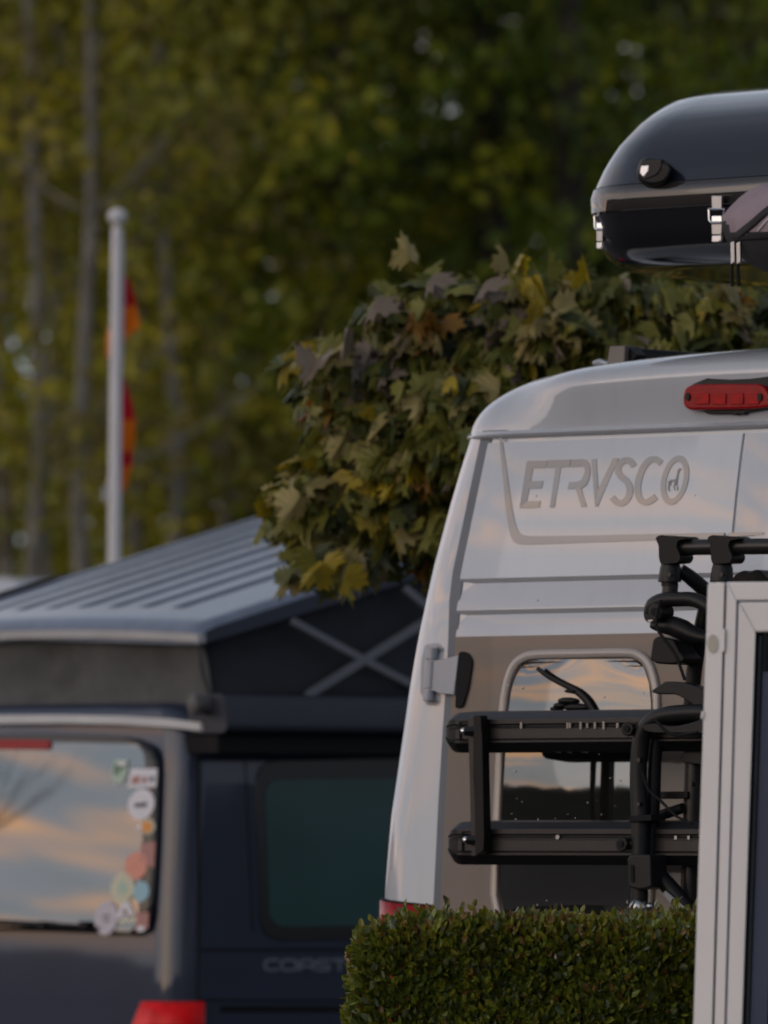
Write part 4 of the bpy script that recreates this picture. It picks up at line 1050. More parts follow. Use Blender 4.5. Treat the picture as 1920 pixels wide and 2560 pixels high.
    k = MB(); P = [H(u, v, -.25) for u, v in crop(roundpoly([(152, 690), (175, 630), (240, 610), (250, 740), (190, 775), (160, 745)], 20), S8, U8, V8)]; k.prism(P, [q + Vector((0, .04, 0)) for q in P]); k.build('pivot_cheek', DKPL, t, bevel=.006)
    k = MB(); P = [H(u, v, -.275) for u, v in crop([(188, 752), (240, 738), (300, 745), (296, 754), (240, 750), (200, 768)], S8, U8, V8)]; k.prism(P, [q + Vector((0, .01, 0)) for q in P]); k.build('pivot_spring', STEEL, t)
    # -- rubber foot under the claw
    k = MB(); P = [H(u, v, -.27) for u, v in crop(roundpoly([(232, 900), (270, 880), (400, 905), (440, 990), (492, 1060), (480, 1090), (390, 1112), (260, 1104), (206, 1070)], 18), S8, U8, V8)]; k.prism(P, [q + Vector((0, .075, 0)) for q in P]); ft = k.build('rubber_foot', BLACKPL, t, bevel=.012)
    # -- lever blade
    k = MB(); P = [H(u, v, -.26) for u, v in crop(smoothclosed([(222, 1325), (300, 1270), (345, 1248), (500, 1262), (645, 1310), (760, 1380), (760, 1520), (640, 1490), (560, 1440), (480, 1385), (400, 1352), (280, 1352)], 3), S8, U8, V8)]; k.prism(P, [q + Vector((0, .035, 0)) for q in P]); k.build('lever_arm', DKPL, t, bevel=.008)
    # -- tubes of the hoop
    def tb(name, pts, rad, y_, m_=ALUBLK, n=16):
        m = MB(); m.tube([H(u, v, y_) for u, v in pts], rad, n=n); return m.build(name, m_, t)
    tb('bent_tube', [(1765, 1520), (1748, 1600), (1735, 1680), (1728, 1770), (1722, 1850)], .0195, -.17, BLACKPL)
    tb('hoop_tube', [(1800, 1783), (1757, 1782), (1700, 1784), (1655, 1791), (1624, 1808), (1605, 1840), (1598, 1890), (1596, 1960), (1600, 2050), (1600, 2140), (1598, 2292), (1598, 2420)], .0215, -.27, DKPL)
    tb('hoop_tube', [(1642, 1850), (1637, 1900), (1634, 1990), (1630, 2060), (1626, 2140)], .017, -.23, BLACKPL)
    k = MB(); P = [H(u, v, -.30) for u, v in crop(smoothclosed([(150, 1610), (260, 1590), (380, 1612), (520, 1590), (680, 1540), (780, 1530), (780, 1690), (640, 1672), (420, 1668), (200, 1660)], 3), S8, U8, V8)]; k.prism(P, [q + Vector((0, .05, 0)) for q in P]); k.build('lower_claw', DKPL, t, bevel=.012)
    for cx_, cy_, off in ((60, 1635, -.28), (12, 2570, -.28)):
        u, v = U8 + S8 * cx_, V8 + S8 * cy_
        k = MB(); c = H(u, v, off); k.tube([c + Vector((0, -.018, 0)), c + Vector((0, .02, 0))], [.019, .016], n=8, smooth=0); k.tube([c, c + Vector((.045, 0, 0))], .009, n=8, smooth=0); o = k.build('clamp_knob', BLACKPL, t, bevel=.004)
        k = MB(); k.tube([c + Vector((0, -.021, 0)), c + Vector((0, -.012, 0))], .008, n=10, smooth=0); k.build('knob_hole', BLACKRUB, o)
    # -- sleeve, struts, second post
    k = MB(); P = [H(u, v, -.305) for u, v in crop(roundpoly([(1122, 1030), (1140, 1005), (1255, 1005), (1262, 1195), (1200, 1210), (1130, 1195)], 14), S4, U4, V4)]; k.prism(P, [q + Vector((0, .07, 0)) for q in P]); sl = k.build('sleeve', DKPL, t, bevel=.008)
    k = MB(); P = [H(u, v, -.308) for u, v in crop([(1142, 1065), (1160, 1065), (1162, 1165), (1145, 1165)], S4, U4, V4)]; k.prism(P, [q + Vector((0, .005, 0)) for q in P]); k.build('sleeve_slot', BLACKRUB, sl)
    tb('post_tube', [(1736, 1880), (1732, 1990), (1728, 2100), (1722, 2300), (1720, 2420)], .0225, -.16, ALUBLK)
    k = MB(); P = [H(u, v, -.20) for u, v in crop(roundpoly([(1470, 368), (1560, 368), (1600, 480), (1560, 490), (1440, 475), (1428, 455)], 10), S4, U4, V4)]; k.prism(P, [q + Vector((0, .07, 0)) for q in P]); k.build('post_cap', DKPL, t, bevel=.008)
    k = MB(); k.box(H(1672, 1988, -.18), (.13, .025, .018)); k.build('cross_strut', BLACKPL, t, bevel=.003)
    tb('diagonal_strut', [(1620, 2052), (1660, 2036), (1708, 2020)], .013, -.19, BLACKPL)
    tb('diagonal_strut', [(1625, 2165), (1680, 2225), (1745, 2300), (1790, 2350)], .021, -.24, BLACKPL)
    k = MB(); P = [H(u, v, -.275) for u, v in crop([(1322, 1235), (1342, 1212), (1480, 1330), (1530, 1400), (1500, 1410), (1440, 1360)], S4, U4, V4)]; k.prism(P, [q + Vector((0, .008, 0)) for q in P]); k.build('blade', mat('grey_blade', (.20, .21, .23), .4, metal=.4, var=.1), t, bevel=.002)
    k = MB(); 
    for u, v, r_ in ((1598, 2270, .026), (1625, 2266, .010), (1606, 2262, .014)): k.sphere(H(u, v, -.28), r_, 12, 8)
    k.build('foot_bolt', STEEL, t)
    for pts, rad in (([(1652, 1500), (1640, 1560), (1662, 1600), (1690, 1640), (1712, 1700)], .004), ([(1640, 1800), (1668, 1830), (1700, 1838), (1745, 1830)], .004), ([(1606, 1930), (1622, 1975), (1650, 2000), (1690, 2040), (1730, 2060)], .0035)):
        k = MB(); k.tube([H(u, v, -.30) for u, v in pts], rad, n=7); k.build('cable', BLACKRUB, t)
    for u, v in ((1598, 1900), (1597, 2010), (1728, 1960), (1675, 1436), (1805, 1436)):
        k = MB(); c = H(u, v, -.296); k.tube([c + Vector((0, -.004, 0)), c + Vector((0, .01, 0))], .006, n=6, smooth=0); k.build('bolt_head', ALUBLK, t)
    k = MB(); P = [H(u, v, -.30) for u, v in ((1572, 2040), (1628, 2036), (1628, 2052), (1572, 2056))]; k.prism(P, [q + Vector((0, .06, 0)) for q in P]); k.build('velcro_strap', BLACKRUB, t, bevel=.002)
    # -- folded parts seen over the glazed door
    k = MB(); P = [H(u, v, -.12) for u, v in crop(smoothclosed([(860, 470), (870, 420), (910, 370), (970, 345), (1010, 360), (1060, 338), (1110, 352), (1160, 400), (1300, 420), (1300, 480)], 3), S8, U8, V8)]; k.prism(P, [q + Vector((0, .09, 0)) for q in P]); k.build('folded_claw', BLACKPL, t, bevel=.012)
bike_rack()

# ================================================================== glazed door
def glazed_door():
    Y = 16.0; S, U0, V0 = 360 / 1171, 1560, 1320
    Yd = lambda u: Y - (u - 1772) * Y / F * math.tan(radians(35))      # turned like the van behind it
    g = at(1800, 2070, Y); t = thing('glazed_door', 'white framed glazed door standing at the right end of the hedge', 'door', (g.x, Y, 0)); O = Vector(t.location)
    def lx(x8, y8):   # column of a leaning vertical edge continued below the picture
        return x8
    VB = HV + CZ * F / Y
    def ext(u1, v1, u2, v2): return u1 + (u2 - u1) * (VB - v1) / (v2 - v1)
    def quad(a, b, c_, d_, y0, th, m, name, par, bev=.003):
        mb = MB(); P = [at(u, v, Yd(u) + y0) - O for u, v in (a, b, c_, d_)]
        mb.prism(P, [p + Vector((0, th, 0)) for p in P]); return mb.build(name, m, par, bevel=bev)
    # edges: (u at v=1458, u at v=2560)
    def edge(ut, ub): return lambda v: ut + (ub - ut) * (v - 1458) / (2560 - 1458)
    e0 = edge(1772, 1735); e1 = edge(1812, 1781); e2 = edge(1817, 1786); e3 = edge(1843, 1812); e4 = edge(1848, 1817); e5 = edge(1893.5, 1857); eR = edge(2560, 2523); eR1 = edge(2480, 2443)
    vt = 1458
    quad((e0(vt), vt), (e1(vt), vt - 2), (e1(VB), VB), (e0(VB), VB), 0, .05, UPVC, 'jamb', t)
    quad((e1(vt) - 1, vt + 4), (e2(vt) + 1, vt + 4), (e2(VB) + 1, VB), (e1(VB) - 1, VB), .012, .03, GASKET, 'hinge_gap', t, 0)
    lf = bpy.data.objects.new('door_leaf', None); COL.objects.link(lf); lf.parent = t
    # outer leaf frame: left stile, head, right stile, bottom rail
    vh = 1455
    quad((e2(vh), vh), (e3(1501), 1501), (e3(VB), VB - 14), (e2(VB), VB), .004, .05, UPVC, 'stile', lf)
    quad((e2(vh), vh), (eR(vh), vh - 4), (eR1(1501), 1500), (e3(1501), 1501), .004, .05, UPVC, 'head_rail', lf)
    quad((eR1(1500), 1500), (eR(vh), vh - 4), (eR(VB), VB), (eR1(VB), VB - 14), .004, .05, UPVC, 'stile', lf)
    quad((e3(1501), 1501), (eR1(1500), 1500), (eR1(1505), 1504), (e4(1506), 1505), .010, .03, GASKET, 'glazing_groove', lf, 0)
    quad((e3(1501), 1501), (e4(1505), 1505), (e4(VB), VB), (e3(VB), VB), .010, .03, GASKET, 'glazing_groove', lf, 0)
    quad((e4(1505), 1505), (eR1(1504), 1504), (eR1(1580) - 46, 1580), (e5(1580), 1580), .006, .04, UPVC2, 'bead', lf, .004)
    quad((e4(1505), 1505), (e5(1580), 1580), (e5(VB), VB - 60), (e4(VB), VB), .006, .04, UPVC2, 'bead', lf, .004)
    quad((eR1(1504), 1504), (eR1(VB), VB), (eR1(VB) - 46, VB - 60), (eR1(1580) - 46, 1580), .006, .04, UPVC2, 'bead', lf, .004)
    quad((e3(VB), VB - 160), (eR1(VB), VB - 160), (eR1(VB), VB - 2), (e3(VB), VB - 2), .012, .03, UPVC, 'bottom_rail', lf)
    gl = mat('dark_door_glass', (.012, .016, .024), .04, ior=1.6, var=.15, scale=3)
    quad((e5(1575) - 4, 1572), (eR1(1575) - 40, 1572), (eR1(VB) - 40, VB - 60), (e5(VB) - 4, VB - 60), .030, .006, gl, 'glass_pane', lf, 0)
    # edge spacers, then blue strips painting the reflections in the pane
    for a, b, m, oz in ((6, 11, mat('dark_spacer', (.02, .022, .02), .5, var=.2), .0), (11, 14, mat('grey_spacer_line', (.09, .10, .12), .4, var=.1), .0), (18, 60, mat('blue_pane_reflection', (.028, .042, .085), .6, var=.3, scale=2), 0), (66, 130, mat('blue_pane_reflection_dark', (.018, .027, .055), .6, var=.3, scale=2), 0), (136, 300, mat('blue_pane_reflection', None) if False else MATS['blue_pane_reflection'], 0)):
        quad((e5(1585) + a, 1590 + (90 if a > 16 else 0)), (e5(1585) + b, 1590 + (90 if a > 16 else 0)), (e5(VB) + b, VB - 60), (e5(VB) + a, VB - 60), .027, .002, m, 'spacer_and_reflection_strip', lf, 0)
    # strike plate and screw cap
    quad((1805.5, 1573), (1812.5, 1572), (1811.5, 1629), (1804.5, 1630), -.004, .02, UPVC, 'hinge_pin', t, .001)
    mb = MB(); P = [at(1782 + 14 * cos(a * pi / 10), 1610 + 24 * sin(a * pi / 10), Yd(1782 + 14 * cos(a * pi / 10)) - .002) - O for a in range(20)]; mb.prism(P, [p + Vector((0, .004, 0)) for p in P]); mb.build('screw_cap', mat('beige_cap', (.46, .44, .38), .5, var=.04), t)
    mb = MB(); P = [at(u, v, Yd(u) - .006) - O for u, v in crop([(632, 1492), (648, 1488), (642, 1548), (626, 1550)], S, U0, V0)]; mb.prism(P, [p + Vector((0, .02, 0)) for p in P]); mb.build('latch_keep', UPVC, t, bevel=.001)
    ft = MB(); ft.box((.1, .05, .02), (1.1, .5, .04)); ft.build('threshold', STEEL, t, bevel=.01)
glazed_door()

# ================================================================== blue camper van
A_B = radians(47)
BO = (-1.235, 25.69, -0.2); B = Frame(BO, A_B)
def zb(v): return CZ + (HV - v) * 25.05 / F + 0.2      # local height of a picture row near the rear corner
def ysB(z):
    z0, zm = 1.09, 1.95
    q = min(z, zm) - z0
    if q < 0: q = max(q, -.3); return .045 * q + .25 * q * q
    return .045 * q + .045 * q * q + max(0, z - zm) * .13
def hwB(z): return .845 - .03 * max(0, z - 1.15) - .12 * max(0, z - 1.80) 
RB = .10
def camper():
    t = thing('camper_van', 'dark blue camper van with raised ribbed pop up roof and stickers on its rear window', 'camper van', BO, -A_B)
    def contour(z, inset=0, yoff=0, zz=None):
        hw = hwB(z) - inset; ye = ysB(z) + yoff; L = [(0, ye)]
        zz = z if zz is None else zz
        pts = [(hw - RB - .25, ye), (hw - RB, ye + .006)]
        for i in range(8):
            th = pi / 2 * i / 7; pts.append((hw - RB + RB * sin(th), ye + .006 + RB - RB * cos(th)))
        nose = max(0, min(1, (z - 1.0) / .9)); yf = 4.85 - 1.4 * nose
        pts += [(hw, 1.4), (hw, 2.8), (hw * .97, yf - .5), (hw * .7, yf)]
        R_ = [(x, y, zz) for x, y in [(0, ye)] + pts]; L_ = [(-x, y, zz) for x, y in reversed(pts)]
        return R_ + L_
    mb = MB(); rows = [contour(.3 + (1.93 - .3) * i / 34) for i in range(35)]
    for i in range(1, 6):
        th = pi / 2 * i / 5; rows.append(contour(1.93, .12 * (1 - cos(th)), .06 * (1 - cos(th)), 1.93 + .07 * sin(th)))
    mb.loft(rows); mb.build('body', NAVY, t, angle=40)
    # ---- rear window
    zt, zl = zb(1850), zb(2338)
    wpts = [(-900, 1835), (0, 1842), (200, 1848), (340, 1862), (382, 1880), (398, 1910), (399, 1960), (392, 2150), (383, 2290), (374, 2322), (350, 2338), (200, 2342), (0, 2338), (-900, 2330)]
    ur = lambda v: interp([(1842, 330), (1850, 352), (1862, 378), (1880, 394), (1910, 400), (1960, 399), (2150, 392), (2290, 383), (2315, 377), (2330, 364), (2340, 340)], v)
    gb = MB(); rings = []
    vsr = [1842, 1846, 1852, 1862, 1872, 1885, 1905, 1930, 1960, 2000, 2050, 2100, 2150, 2200, 2250, 2290, 2310, 2322, 2332, 2339]
    for v in vsr:
        p = B.hit(ur(v), v, lambda z: ysB(z) - .006); row = []
        for i in range(25):
            s_ = i / 24; x = p.x * (1 - 2 * s_)
            b = .030 * (1 - (x / .78) ** 2) * 0 
            row.append((x, ysB(p.z) - .006 - .02 * (1 - (x / .75) ** 2), p.z + .012 * (1 - (x / max(.3, p.x)) ** 2)))
        rings.append(row)
    gb.loft(rings, closed=False, caps=False, mif=lambda i, j: 1 if i < 3 or i > 17 or j in (0, 23) else 0)
    rw = gb.build('rear_window', [REARGLASS, GLASSEDGE], t, angle=70, fixn=False)
    md = rw.modifiers.new('thickness', 'SOLIDIFY'); md.thickness = .004; md.offset = 1
    yg = lambda u, v: None
    def onglass(u, v, lift):
        p = B.hit(u, v, lambda z: ysB(z) - .02)
        for _ in range(6):
            k = .02 * (1 - (p.x / .75) ** 2); p = B.hit(u, v, lambda z: ysB(z) - .006 - k - lift)
        return p
    # brake light strip and black top
    mb = MB(); P = [onglass(u, v, .012) for u, v in roundpoly([(-140, 1846), (122, 1850), (126, 1860), (122, 1874), (-140, 1872)], 5)]; mb.prism(P, [p + Vector((0, .01, 0)) for p in P]); mb.build('brake_light', REDLENS, t, bevel=.002)
    # stickers
    C_ = {'mint': (.42, .55, .47), 'white': (.72, .72, .78), 'red': (.55, .12, .10), 'ink': (.10, .11, .16), 'orange': (.75, .30, .06), 'coral': (.72, .30, .22), 'cream': (.60, .60, .46), 'sky': (.30, .52, .62), 'lilac': (.55, .52, .60), 'rose': (.42, .20, .18), 'green': (.12, .22, .14)}
    SM = {k: mat('sticker_' + k, c, .45, var=.06, scale=40) for k, c in C_.items()}
    def stick(shapes):
        o = None
        for k, (pts, col) in enumerate(shapes):
            mb = MB(); P = [onglass(u, v, .0080 + .0015 * k) for u, v in pts]; mb.prism(P, [p + Vector((0, .0014, 0)) for p in P])
            if k == 0: o = mb.build('sticker', SM[col], rw, smooth=False)
            else:
                # print on the sticker belongs to the same mesh
                me = o.data; o.data.materials.append(SM[col]); bm = bmesh.new(); bm.from_mesh(me); n0 = len(me.materials) - 1
                vv = [bm.verts.new(p) for p in mb.v]
                for f in mb.f:
                    try: ff = bm.faces.new([vv[i] for i in f]); ff.material_index = n0
                    except ValueError: pass
                bm.to_mesh(me); bm.free()
        return o
    ell = lambda u, v, a, b, n=20, sk=0.0: [(u + a * cos(2 * pi * i / n) - sk * b * sin(2 * pi * i / n), v + b * sin(2 * pi * i / n)) for i in range(n)]
    stick([([(290, 1898), (320, 1900), (318, 1930), (308, 1955), (292, 1961), (279, 1945), (280, 1915)], 'mint'), ([(284, 1912), (312, 1908), (310, 1922), (300, 1926), (292, 1938), (284, 1936)], 'green'), ([(298, 1904), (316, 1904), (312, 1914), (296, 1916)], 'white')])
    stick([([(326, 1923), (393, 1921), (390, 1967), (320, 1971)], 'white'), ([(330, 1942), (350, 1938), (348, 1958), (328, 1960)], 'rose'), ([(356, 1944), (366, 1940), (364, 1956), (355, 1957)], 'rose'), ([(374, 1942), (384, 1940), (380, 1954), (374, 1954)], 'ink')])
    stick([(ell(353, 2011, 33, 39, sk=.1), 'white'), ([(337, 2008), (367, 2005), (366, 2017), (336, 2019)], 'ink')])
    stick([(ell(370, 2066, 17, 20), 'cream'), (ell(367, 2067, 13, 15), 'orange'), ([(336, 2070), (352, 2058), (354, 2074)], 'white')])
    stick([([(352, 2110), (388, 2104), (384, 2170), (352, 2150)], 'rose')])
    stick([(ell(340, 2165, 28, 35, sk=.08), 'coral')])
    stick([(ell(306, 2219, 30, 39, sk=.08), 'cream'), (ell(306, 2219, 12, 16), 'mint')])
    stick([(ell(353, 2229, 20, 26, sk=.08), 'sky')])
    stick([(ell(265, 2295, 29, 43, sk=.1), 'lilac'), ([(256, 2288), (274, 2286), (273, 2291), (256, 2293)], 'ink'), ([(258, 2300), (272, 2298), (271, 2302), (258, 2304)], 'ink')])
    stick([([(289, 2296), (306, 2254), (322, 2254), (336, 2286), (324, 2288), (314, 2268), (303, 2294)], 'white'), ([(305, 2294), (312, 2284), (322, 2294)], 'white')])
    stick([([(296, 2298), (340, 2294), (342, 2306), (294, 2308)], 'cream')])
    stick([([(340, 2284), (372, 2280), (370, 2322), (338, 2330)], 'rose'), (ell(352, 2322, 10, 8), 'white')])
    # wiper
    mb = MB(); P = [onglass(u, v, .02) for u, v in ((-250, 2296), (-60, 2304), (60, 2309), (215, 2316))]; mb.tube(P, [.012, .010, .009, .006], n=8); P = [onglass(u, v, .014) for u, v in ((-200, 2318), (0, 2320), (245, 2321))]; mb.tube(P, .005, n=6)
    for u in (108, 212): p = onglass(u, 2312, .022); mb.box(p, (.035, .02, .022))
    mb.build('wiper', BLACKPL, t)
    # tailgate seam lines
    mb = MB(); P = [B.hit(u, v, lambda z: ysB(z) - .001) for u, v in ((-600, 2352), (0, 2356), (200, 2356), (360, 2350))]
    # ---- tail light
    def tail(sgn):
        rings = []; n = 10
        for i in range(9):
            z = zb(2506) - (zb(2506) - .42) * i / 8; hw = hwB(z); ye = ysB(z) + .012; row = []; xin = hw - RB - .055 - .075 * min(1, i / 1.6)
            row.append((xin * sgn, ye - .004, z)); row.append(((hw - RB) * sgn, ye - .006, z))
            for k in range(1, 8):
                th = pi / 2 * k / 7; row.append(((hw - RB + (RB + .006) * sin(th)) * sgn, ye + RB - (RB + .006) * cos(th), z))
            row.append(((hw + .006) * sgn, ye + RB + .008, z)); rings.append(row)
        mb = MB(); mb.loft(rings, closed=False, caps=False); o = mb.build('tail_light', mat('tail_lens_red', (.78, .008, .010), .3, spec=.2, var=.2, scale=14), t, fixn=False)
        m = o.modifiers.new('thickness', 'SOLIDIFY'); m.thickness = .016; m.offset = 0
        c = MB(); z = zb(2540); P = []
        cc = [(r[4][0], r[4][1] - .006, r[4][2]) for r in rings]
        for i in range(1, 7):
            c = MB(); c.box(Vector(rings[i][2]) + Vector((-.02 * sgn, -.004, -.01)), (.10, .01, .028)); c.build('lens_cell', REDDEEP, o, bevel=.002)
    tail(1); tail(-1)
    # ---- right side: window, seams, lettering, rail
    XS = lambda z: hwB(z)
    def side(u, v, off=0.0):
        x = .94
        for _ in range(6): p = B.hitx(u, v, x + off); x = hwB(p.z)
        return B.hitx(u, v, x + off)
    def sslab(name, pts, m, off, th, par=t, bev=0.0, sm=True):
        mb = MB(); P = [side(u, v, off) for u, v in pts]; mb.prism(P, [p - Vector((th, 0, 0)) for p in P]); return mb.build(name, m, par, bevel=bev, smooth=sm)
    sw = sslab('side_window', roundpoly([(638, 1902), (1330, 1885), (1330, 2345), (652, 2352)], 60, 8), GLASSEDGE, .004, .012, bev=.003)
    sslab('tinted_pane', roundpoly([(662, 1950), (1310, 1940), (1310, 2305), (676, 2318)], 46, 8), SIDEGLASS, .006, .003, par=sw)
    mb = MB()
    def seam(pts, r=.0035):
        mb.tube([side(u, v, -.001) for u, v in pts], r, n=6, smooth=0)
    seam([(495, 1890), (497, 2000), (496, 2200), (493, 2500), (493, 2650)], .005)
    seam([(495, 2375), (700, 2374), (1000, 2373), (1330, 2372)], .0045)
    seam([(498, 2500), (700, 2502), (1000, 2503)], .004); seam([(612, 1905), (632, 2330)], .004)
    mb.build('panel_seam', BLACKRUB, t)
    sslab('door_track', [(552, 2514), (1300, 2516), (1300, 2532), (552, 2531)], BLACKRUB, .003, .01, bev=.002)
    # lettering: blocky capitals
    lt = MB(); lm = mat('grey_side_lettering', (.16, .18, .22), .4, metal=.2, var=.05)
    def G(pts, w=7.0):
        L_, R_ = stroke(pts, w)
        for i in range(len(pts) - 1):
            q = [L_[i], L_[i + 1], R_[i + 1], R_[i]]; P = [side(u, v, .003) for u, v in q]; lt.prism(P, [p - Vector((.003, 0, 0)) for p in P])
    S, V0 = .5787, 1800
    c = lambda p: [(S * x, V0 + S * y) for x, y in p]
    G(c([(1205, 1037), (1158, 1037), (1148, 1045), (1146, 1070), (1154, 1080), (1205, 1080)]))
    G(c([(1225, 1037), (1275, 1037), (1283, 1046), (1282, 1072), (1273, 1080), (1224, 1080), (1217, 1072), (1218, 1044), (1225, 1037)]))
    G(c([(1297, 1084), (1298, 1046), (1306, 1037), (1348, 1037), (1356, 1046), (1355, 1084)])); G(c([(1300, 1064), (1354, 1064)]))
    G(c([(1425, 1037), (1378, 1037), (1371, 1044), (1372, 1055), (1380, 1060), (1415, 1060), (1423, 1066), (1422, 1075), (1414, 1081), (1368, 1081)]))
    G(c([(1432, 1037), (1500, 1037)])); G(c([(1468, 1037), (1467, 1084)]))
    lt.build('lettering', lm, t, smooth=False)
    # ---- cassette over the side windows
    mb = MB(); a0 = side(548, 1735, .02); z0, z1 = zb(1735), zb(1832)
    sec = roundpoly([(.97, z0), (.985, z1), (.80, z1), (.80, z0)], .03)
    y0c = .10
    mb.loft([[(x, y, z) for x, z in sec] for y in (y0c, 4.0)]); mb.build('awning_case', mat('awning_case_navy', (.020, .025, .040), .45, var=.1), t, angle=50)
    mb = MB(); p = B.hit(515, 1762, .10); mb.tube([p + Vector((0, -.05, 0)), p + Vector((0, .03, 0))], [.028, .034], n=16, smooth=0); mb.sphere(p + Vector((0, -.05, 0)), .030, 14, 8, sc=(.9, .6, 1.3)); mb.build('awning_end_cap', mat('grey_cap', (.10, .10, .10), .5, var=.1), t)
    mb = MB(); mb.box((.84, 2.05, zb(1860)), (.20, 3.9, .055)); mb.build('roof_gutter', BLACKRUB, t)
    # ---- white trim under the canvas at the rear
    mb = MB(); tr = [(-600, 1806, .07), (-300, 1796, .05), (0, 1800, .04), (150, 1799, .04), (300, 1802, .045), (420, 1809, .06), (500, 1818, .09), (524, 1824, .12)]
    mb.loft([[B.hit(u, v - 12, y) , B.hit(u, v + 10, y), B.hit(u, v + 10, y + .06), B.hit(u, v - 12, y + .08)] for u, v, y in tr]); mb.build('rear_trim', GUTTER, t, bevel=.003)
    # ---- tent canvas: rear wall and right wall
    def roofz(x, y): return RZ + .262 * (y - RY0) - CROWN * (x / .72) ** 2
    RY0 = .10; pR = B.hit(500, 1592, RY0); CROWN = .018; RZ = pR.z + CROWN * (pR.x / .72) ** 2; RW = pR.x
    RL = 2.35
    mb = MB(); rows = []
    for k in range(9):
        s_ = k / 8; row = []
        for i in range(29):
            x = -.62 + 1.50 * i / 28
            zt_ = roofz(x * .88, RY0 + .04) - .01; zb_ = zb(1806) - .02; z = zb_ + (zt_ - zb_) * s_
            fold = .024 * sin(pi * s_) + .010 * sin(pi * s_) * noise.noise(Vector((x * 6, s_ * 3, 2)))
            for fx in (-.42, -.12, .12, .42) if False else (-.42, .085, .59):
                d = sqrt(((x - fx) / .22) ** 2 + ((s_ - .55) / .5) ** 2)
                if d < 1: fold += .065 * (1 - d) * abs(sin(5 * math.atan2(s_ - .55, (x - fx) * 2.2)))
            row.append((x * (1 - .07 * s_ * 1), .14 + fold - .01, z))
        rows.append(row)
    mb.loft(rows, closed=False, caps=False); cv = mb.build('tent_canvas', CANVAS, t, angle=80, fixn=False); m = cv.modifiers.new('thickness', 'SOLIDIFY'); m.thickness = .004
    for sx in (1, -1):
        mb = MB(); rows = []
        for k in range(7):
            s_ = k / 6; row = []
            for i in range(24):
                y = .14 + 2.2 * i / 23; zt_ = roofz(.80, y) - .02; zl_ = zb(1745); z = zl_ + (zt_ - zl_) * s_
                row.append((sx * (.87 - .05 * s_ - .03 * sin(pi * s_) + .008 * noise.noise(Vector((y * 4, s_ * 4, sx)))), y, z))
            rows.append(row)
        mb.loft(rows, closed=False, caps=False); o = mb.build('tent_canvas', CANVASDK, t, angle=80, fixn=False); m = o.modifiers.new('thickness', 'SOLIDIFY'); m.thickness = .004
    def strut(pts, w):
        mb = MB(); L_, R_ = stroke(pts, w)
        for i in range(len(pts) - 1):
            P = [B.hitx(u, v, .885) for u, v in (L_[i], L_[i + 1], R_[i + 1], R_[i])]; mb.prism(P, [p - Vector((.008, 0, 0)) for p in P])
        mb.build('scissor_strut', STRAP, t, smooth=False)
    strut([(733, 1552), (910, 1648), (1060, 1726)], 17); strut([(768, 1740), (915, 1648), (1080, 1545)], 20)
    strut([(1015, 1470), (1075, 1520)], 17)
    # ---- pop up roof
    mb = MB(); rings = []; xs = []
    W_ = RW; WL = RW - .19; XC = (RW - WL) / 2
    n = 240
    ribs = [.54 - .155 * k for k in range(8)]
    def ribh(x, y):
        if y < RY0 + .18: return 0.0
        h = 0
        for r in ribs:
            d = abs(x - r)
            if d < .033: h = min(h, -.045 * min(1, (.033 - d) / .007))
        return h * min(1, (y - RY0 - .18) / .06)
    ys = [0, .008, .03, .07, .12, .18, .20, .22, .24, .5, 1.0, 1.5, 2.0, 2.25, RL]
    for y in ys:
        row = []
        for i in range(n + 1):
            x = -WL + (WL + W_) * i / n
            e = max(0, (abs(x - XC) - ((W_ + WL) / 2 - .05)) / .05); f = max(0, (.05 - y) / .05)
            z = RZ + .262 * y - CROWN * (x / .72) ** 2 + .038 + ribh(x, RY0 + y) - .022 * e * e - .022 * f * f
            row.append((x, RY0 + y, z))
        low = [(W_, RY0 + y, RZ + .262 * y - CROWN * (W_ / .72) ** 2 - .025 - .02 * min(1, y)), (W_ - .06, RY0 + y, RZ + .262 * y - CROWN - .03), (0, RY0 + y, RZ + .262 * y - .02), (-WL + .06, RY0 + y, RZ + .262 * y - CROWN - .03), (-WL, RY0 + y, RZ + .262 * y - CROWN * (W_ / .72) ** 2 - .025)]
        rings.append(row + low)
    nn = n + 1 + 5
    mb.loft(rings, mif=lambda i, j: 0 if j < n else 1)
    mb.build('pop_up_roof', [ROOFMET, ROOFDK], t, angle=30)
    mb = MB(); tr = []
    for i in range(21):
        x = -WL + .01 + (W_ + WL) * i / 20; x = max(-WL - .004, min(W_ + .006, x)); z = RZ - CROWN * (x / .72) ** 2
        tr.append([(x, RY0 - .012, z + .008), (x, RY0 - .012, z - .018), (x, RY0 + .02, z - .022), (x, RY0 + .02, z + .006)])
    mb.loft(tr); mb.build('roof_edge_seal', LIPWHITE, t, bevel=.003)
    # black trim piece on the far rear edge of the roof
    mb = MB(); P = []
    for y in (.0, .3, .6, .86):
        z = RZ + .262 * y - CROWN * (W_ / .72) ** 2 + .022; P.append((-WL + .02, RY0 + y, z))
    mb.tube(P, [.034, .040, .040, .022], n=10, smooth=2); mb.build('roof_edge_trim', BLACKRUB, t)
    # ---- hidden lower parts
    mb = MB(); mb.box((0, -.03, .48), (1.84, .16, .26)); mb.build('bumper', NAVY, t, bevel=.04)
    for x in (-.84, .84):
        for y in (.95, 3.95):
            wm = MB(); wm.tube([(x - .1, y, .33), (x + .1, y, .33)], .33, n=28, smooth=0); wo = wm.build('tyre', BLACKRUB, t, bevel=.03)
            rm = MB(); s = 1 if x > 0 else -1; rm.tube([(x + s * .09, y, .33), (x + s * .108, y, .33)], .22, n=20, smooth=0); rm.build('rim', STEEL, wo, bevel=.01)
camper()

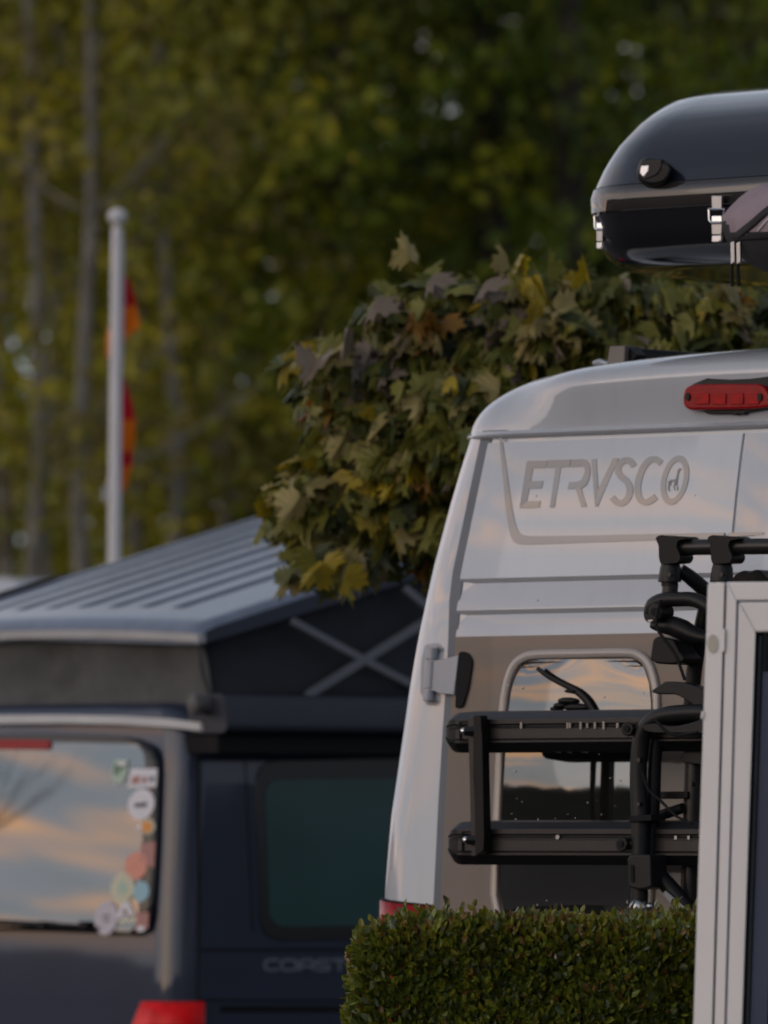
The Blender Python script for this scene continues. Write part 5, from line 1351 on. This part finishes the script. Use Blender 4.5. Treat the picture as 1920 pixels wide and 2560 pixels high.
# ================================================================== bare tree behind the camera, mirrored in the camper's rear window
def bare_tree():
    def mirror(u, v, dist):
        p = B.hit(u, v, lambda z: ysB(z) - .02); gx = .04 * p.x / .5625; gz = (ysB(p.z + .005) - ysB(p.z - .005)) / .01
        o = B.world((0, 0, 0)); nrm = (B.world((gx, -1, gz)) - o).normalized(); P = B.world(p)
        d = (P - Vector((0, 0, CZ))).normalized(); R = d - 2 * d.dot(nrm) * nrm
        return P + R * dist
    D = 24.0; fork = mirror(-30, 2090, D); t = thing('bare_tree', 'bare twiggy young tree mirrored in the rear window of the blue camper', 'tree', (fork.x, fork.y, 0)); O = Vector(t.location)
    bark = mat('dark_twig_bark', (.035, .032, .026), .9, var=.3, scale=8); mb = MB(); rnd = random.Random(12)
    mb.tube([Vector((0, 0, -.1)), Vector((.05, .03, fork.z * .5)), fork - O], [.06, .045, .03], n=8); mb.build('trunk', bark, t)
    mb = MB()
    for u, v in ((150, 1895), (205, 1925), (60, 1862), (110, 1888), (185, 1955), (20, 1872), (135, 1990), (90, 1930), (-60, 1880), (-120, 1920), (40, 1915)):
        e = mirror(u, v, D + rnd.uniform(-.6, .6)) - O; f = fork - O; m = f.lerp(e, .5) + Vector((0, 0, -.05))
        mb.tube([f, m, e], [.016, .010, .004], n=6)
        for _ in range(3):
            q = f.lerp(e, rnd.uniform(.4, .85)); L = (e - f).length * rnd.uniform(.18, .35)
            w = ((e - f).normalized() + Vector((rnd.gauss(0, .35), rnd.gauss(0, .35), rnd.gauss(.1, .3)))).normalized()
            mb.tube([q, q + w * L], [.006, .003], n=5, smooth=0)
    mb.build('branches', bark, t)
bare_tree()

# ================================================================== pale motorhome far left
def far_van():
    Y = 42.0; c = at(-330, 2070, Y); t = thing('motorhome', 'pale motorhome whose roof corner shows behind the blue camper at the far left', 'motorhome', (c.x, Y, -.2), radians(-40))
    wm = mat('pale_motorhome_paint', (.55, .57, .62), .35, coat=.6, var=.04); zt = CZ + (HV - 1452) * Y / F + .2
    mb = MB(); sec = roundpoly([(-1.05, .4), (1.05, .4), (1.05, zt), (-1.05, zt)], .16, 6)
    mb.loft([[(x * k, y, .4 + (z - .4) * k2) for x, z in sec] for y, k, k2 in ((0, .96, .97), (.08, 1, 1), (4.6, 1, 1), (5.0, .95, .9), (5.6, .9, .5))]); mb.build('body', wm, t, angle=40)
    mb = MB(); mb.box((.2, 2.5, zt + .02), (.5, .5, .05)); mb.build('roof_hatch', wm, t, bevel=.02)
    mb = MB(); mb.box((1.055, 2.2, zt - .55), (.02, 1.2, .5)); mb.build('side_window', GLASSEDGE, t, bevel=.01)
    mb = MB(); mb.box((0, -.01, zt - .6), (1.2, .02, .5)); mb.build('rear_window', GLASSEDGE, t, bevel=.01)
    for x in (-.9, .9):
        for y in (1.0, 4.4):
            w = MB(); w.tube([(x - .1, y, .34), (x + .1, y, .34)], .34, n=24, smooth=0); w.build('tyre', BLACKRUB, t, bevel=.03)
far_van()
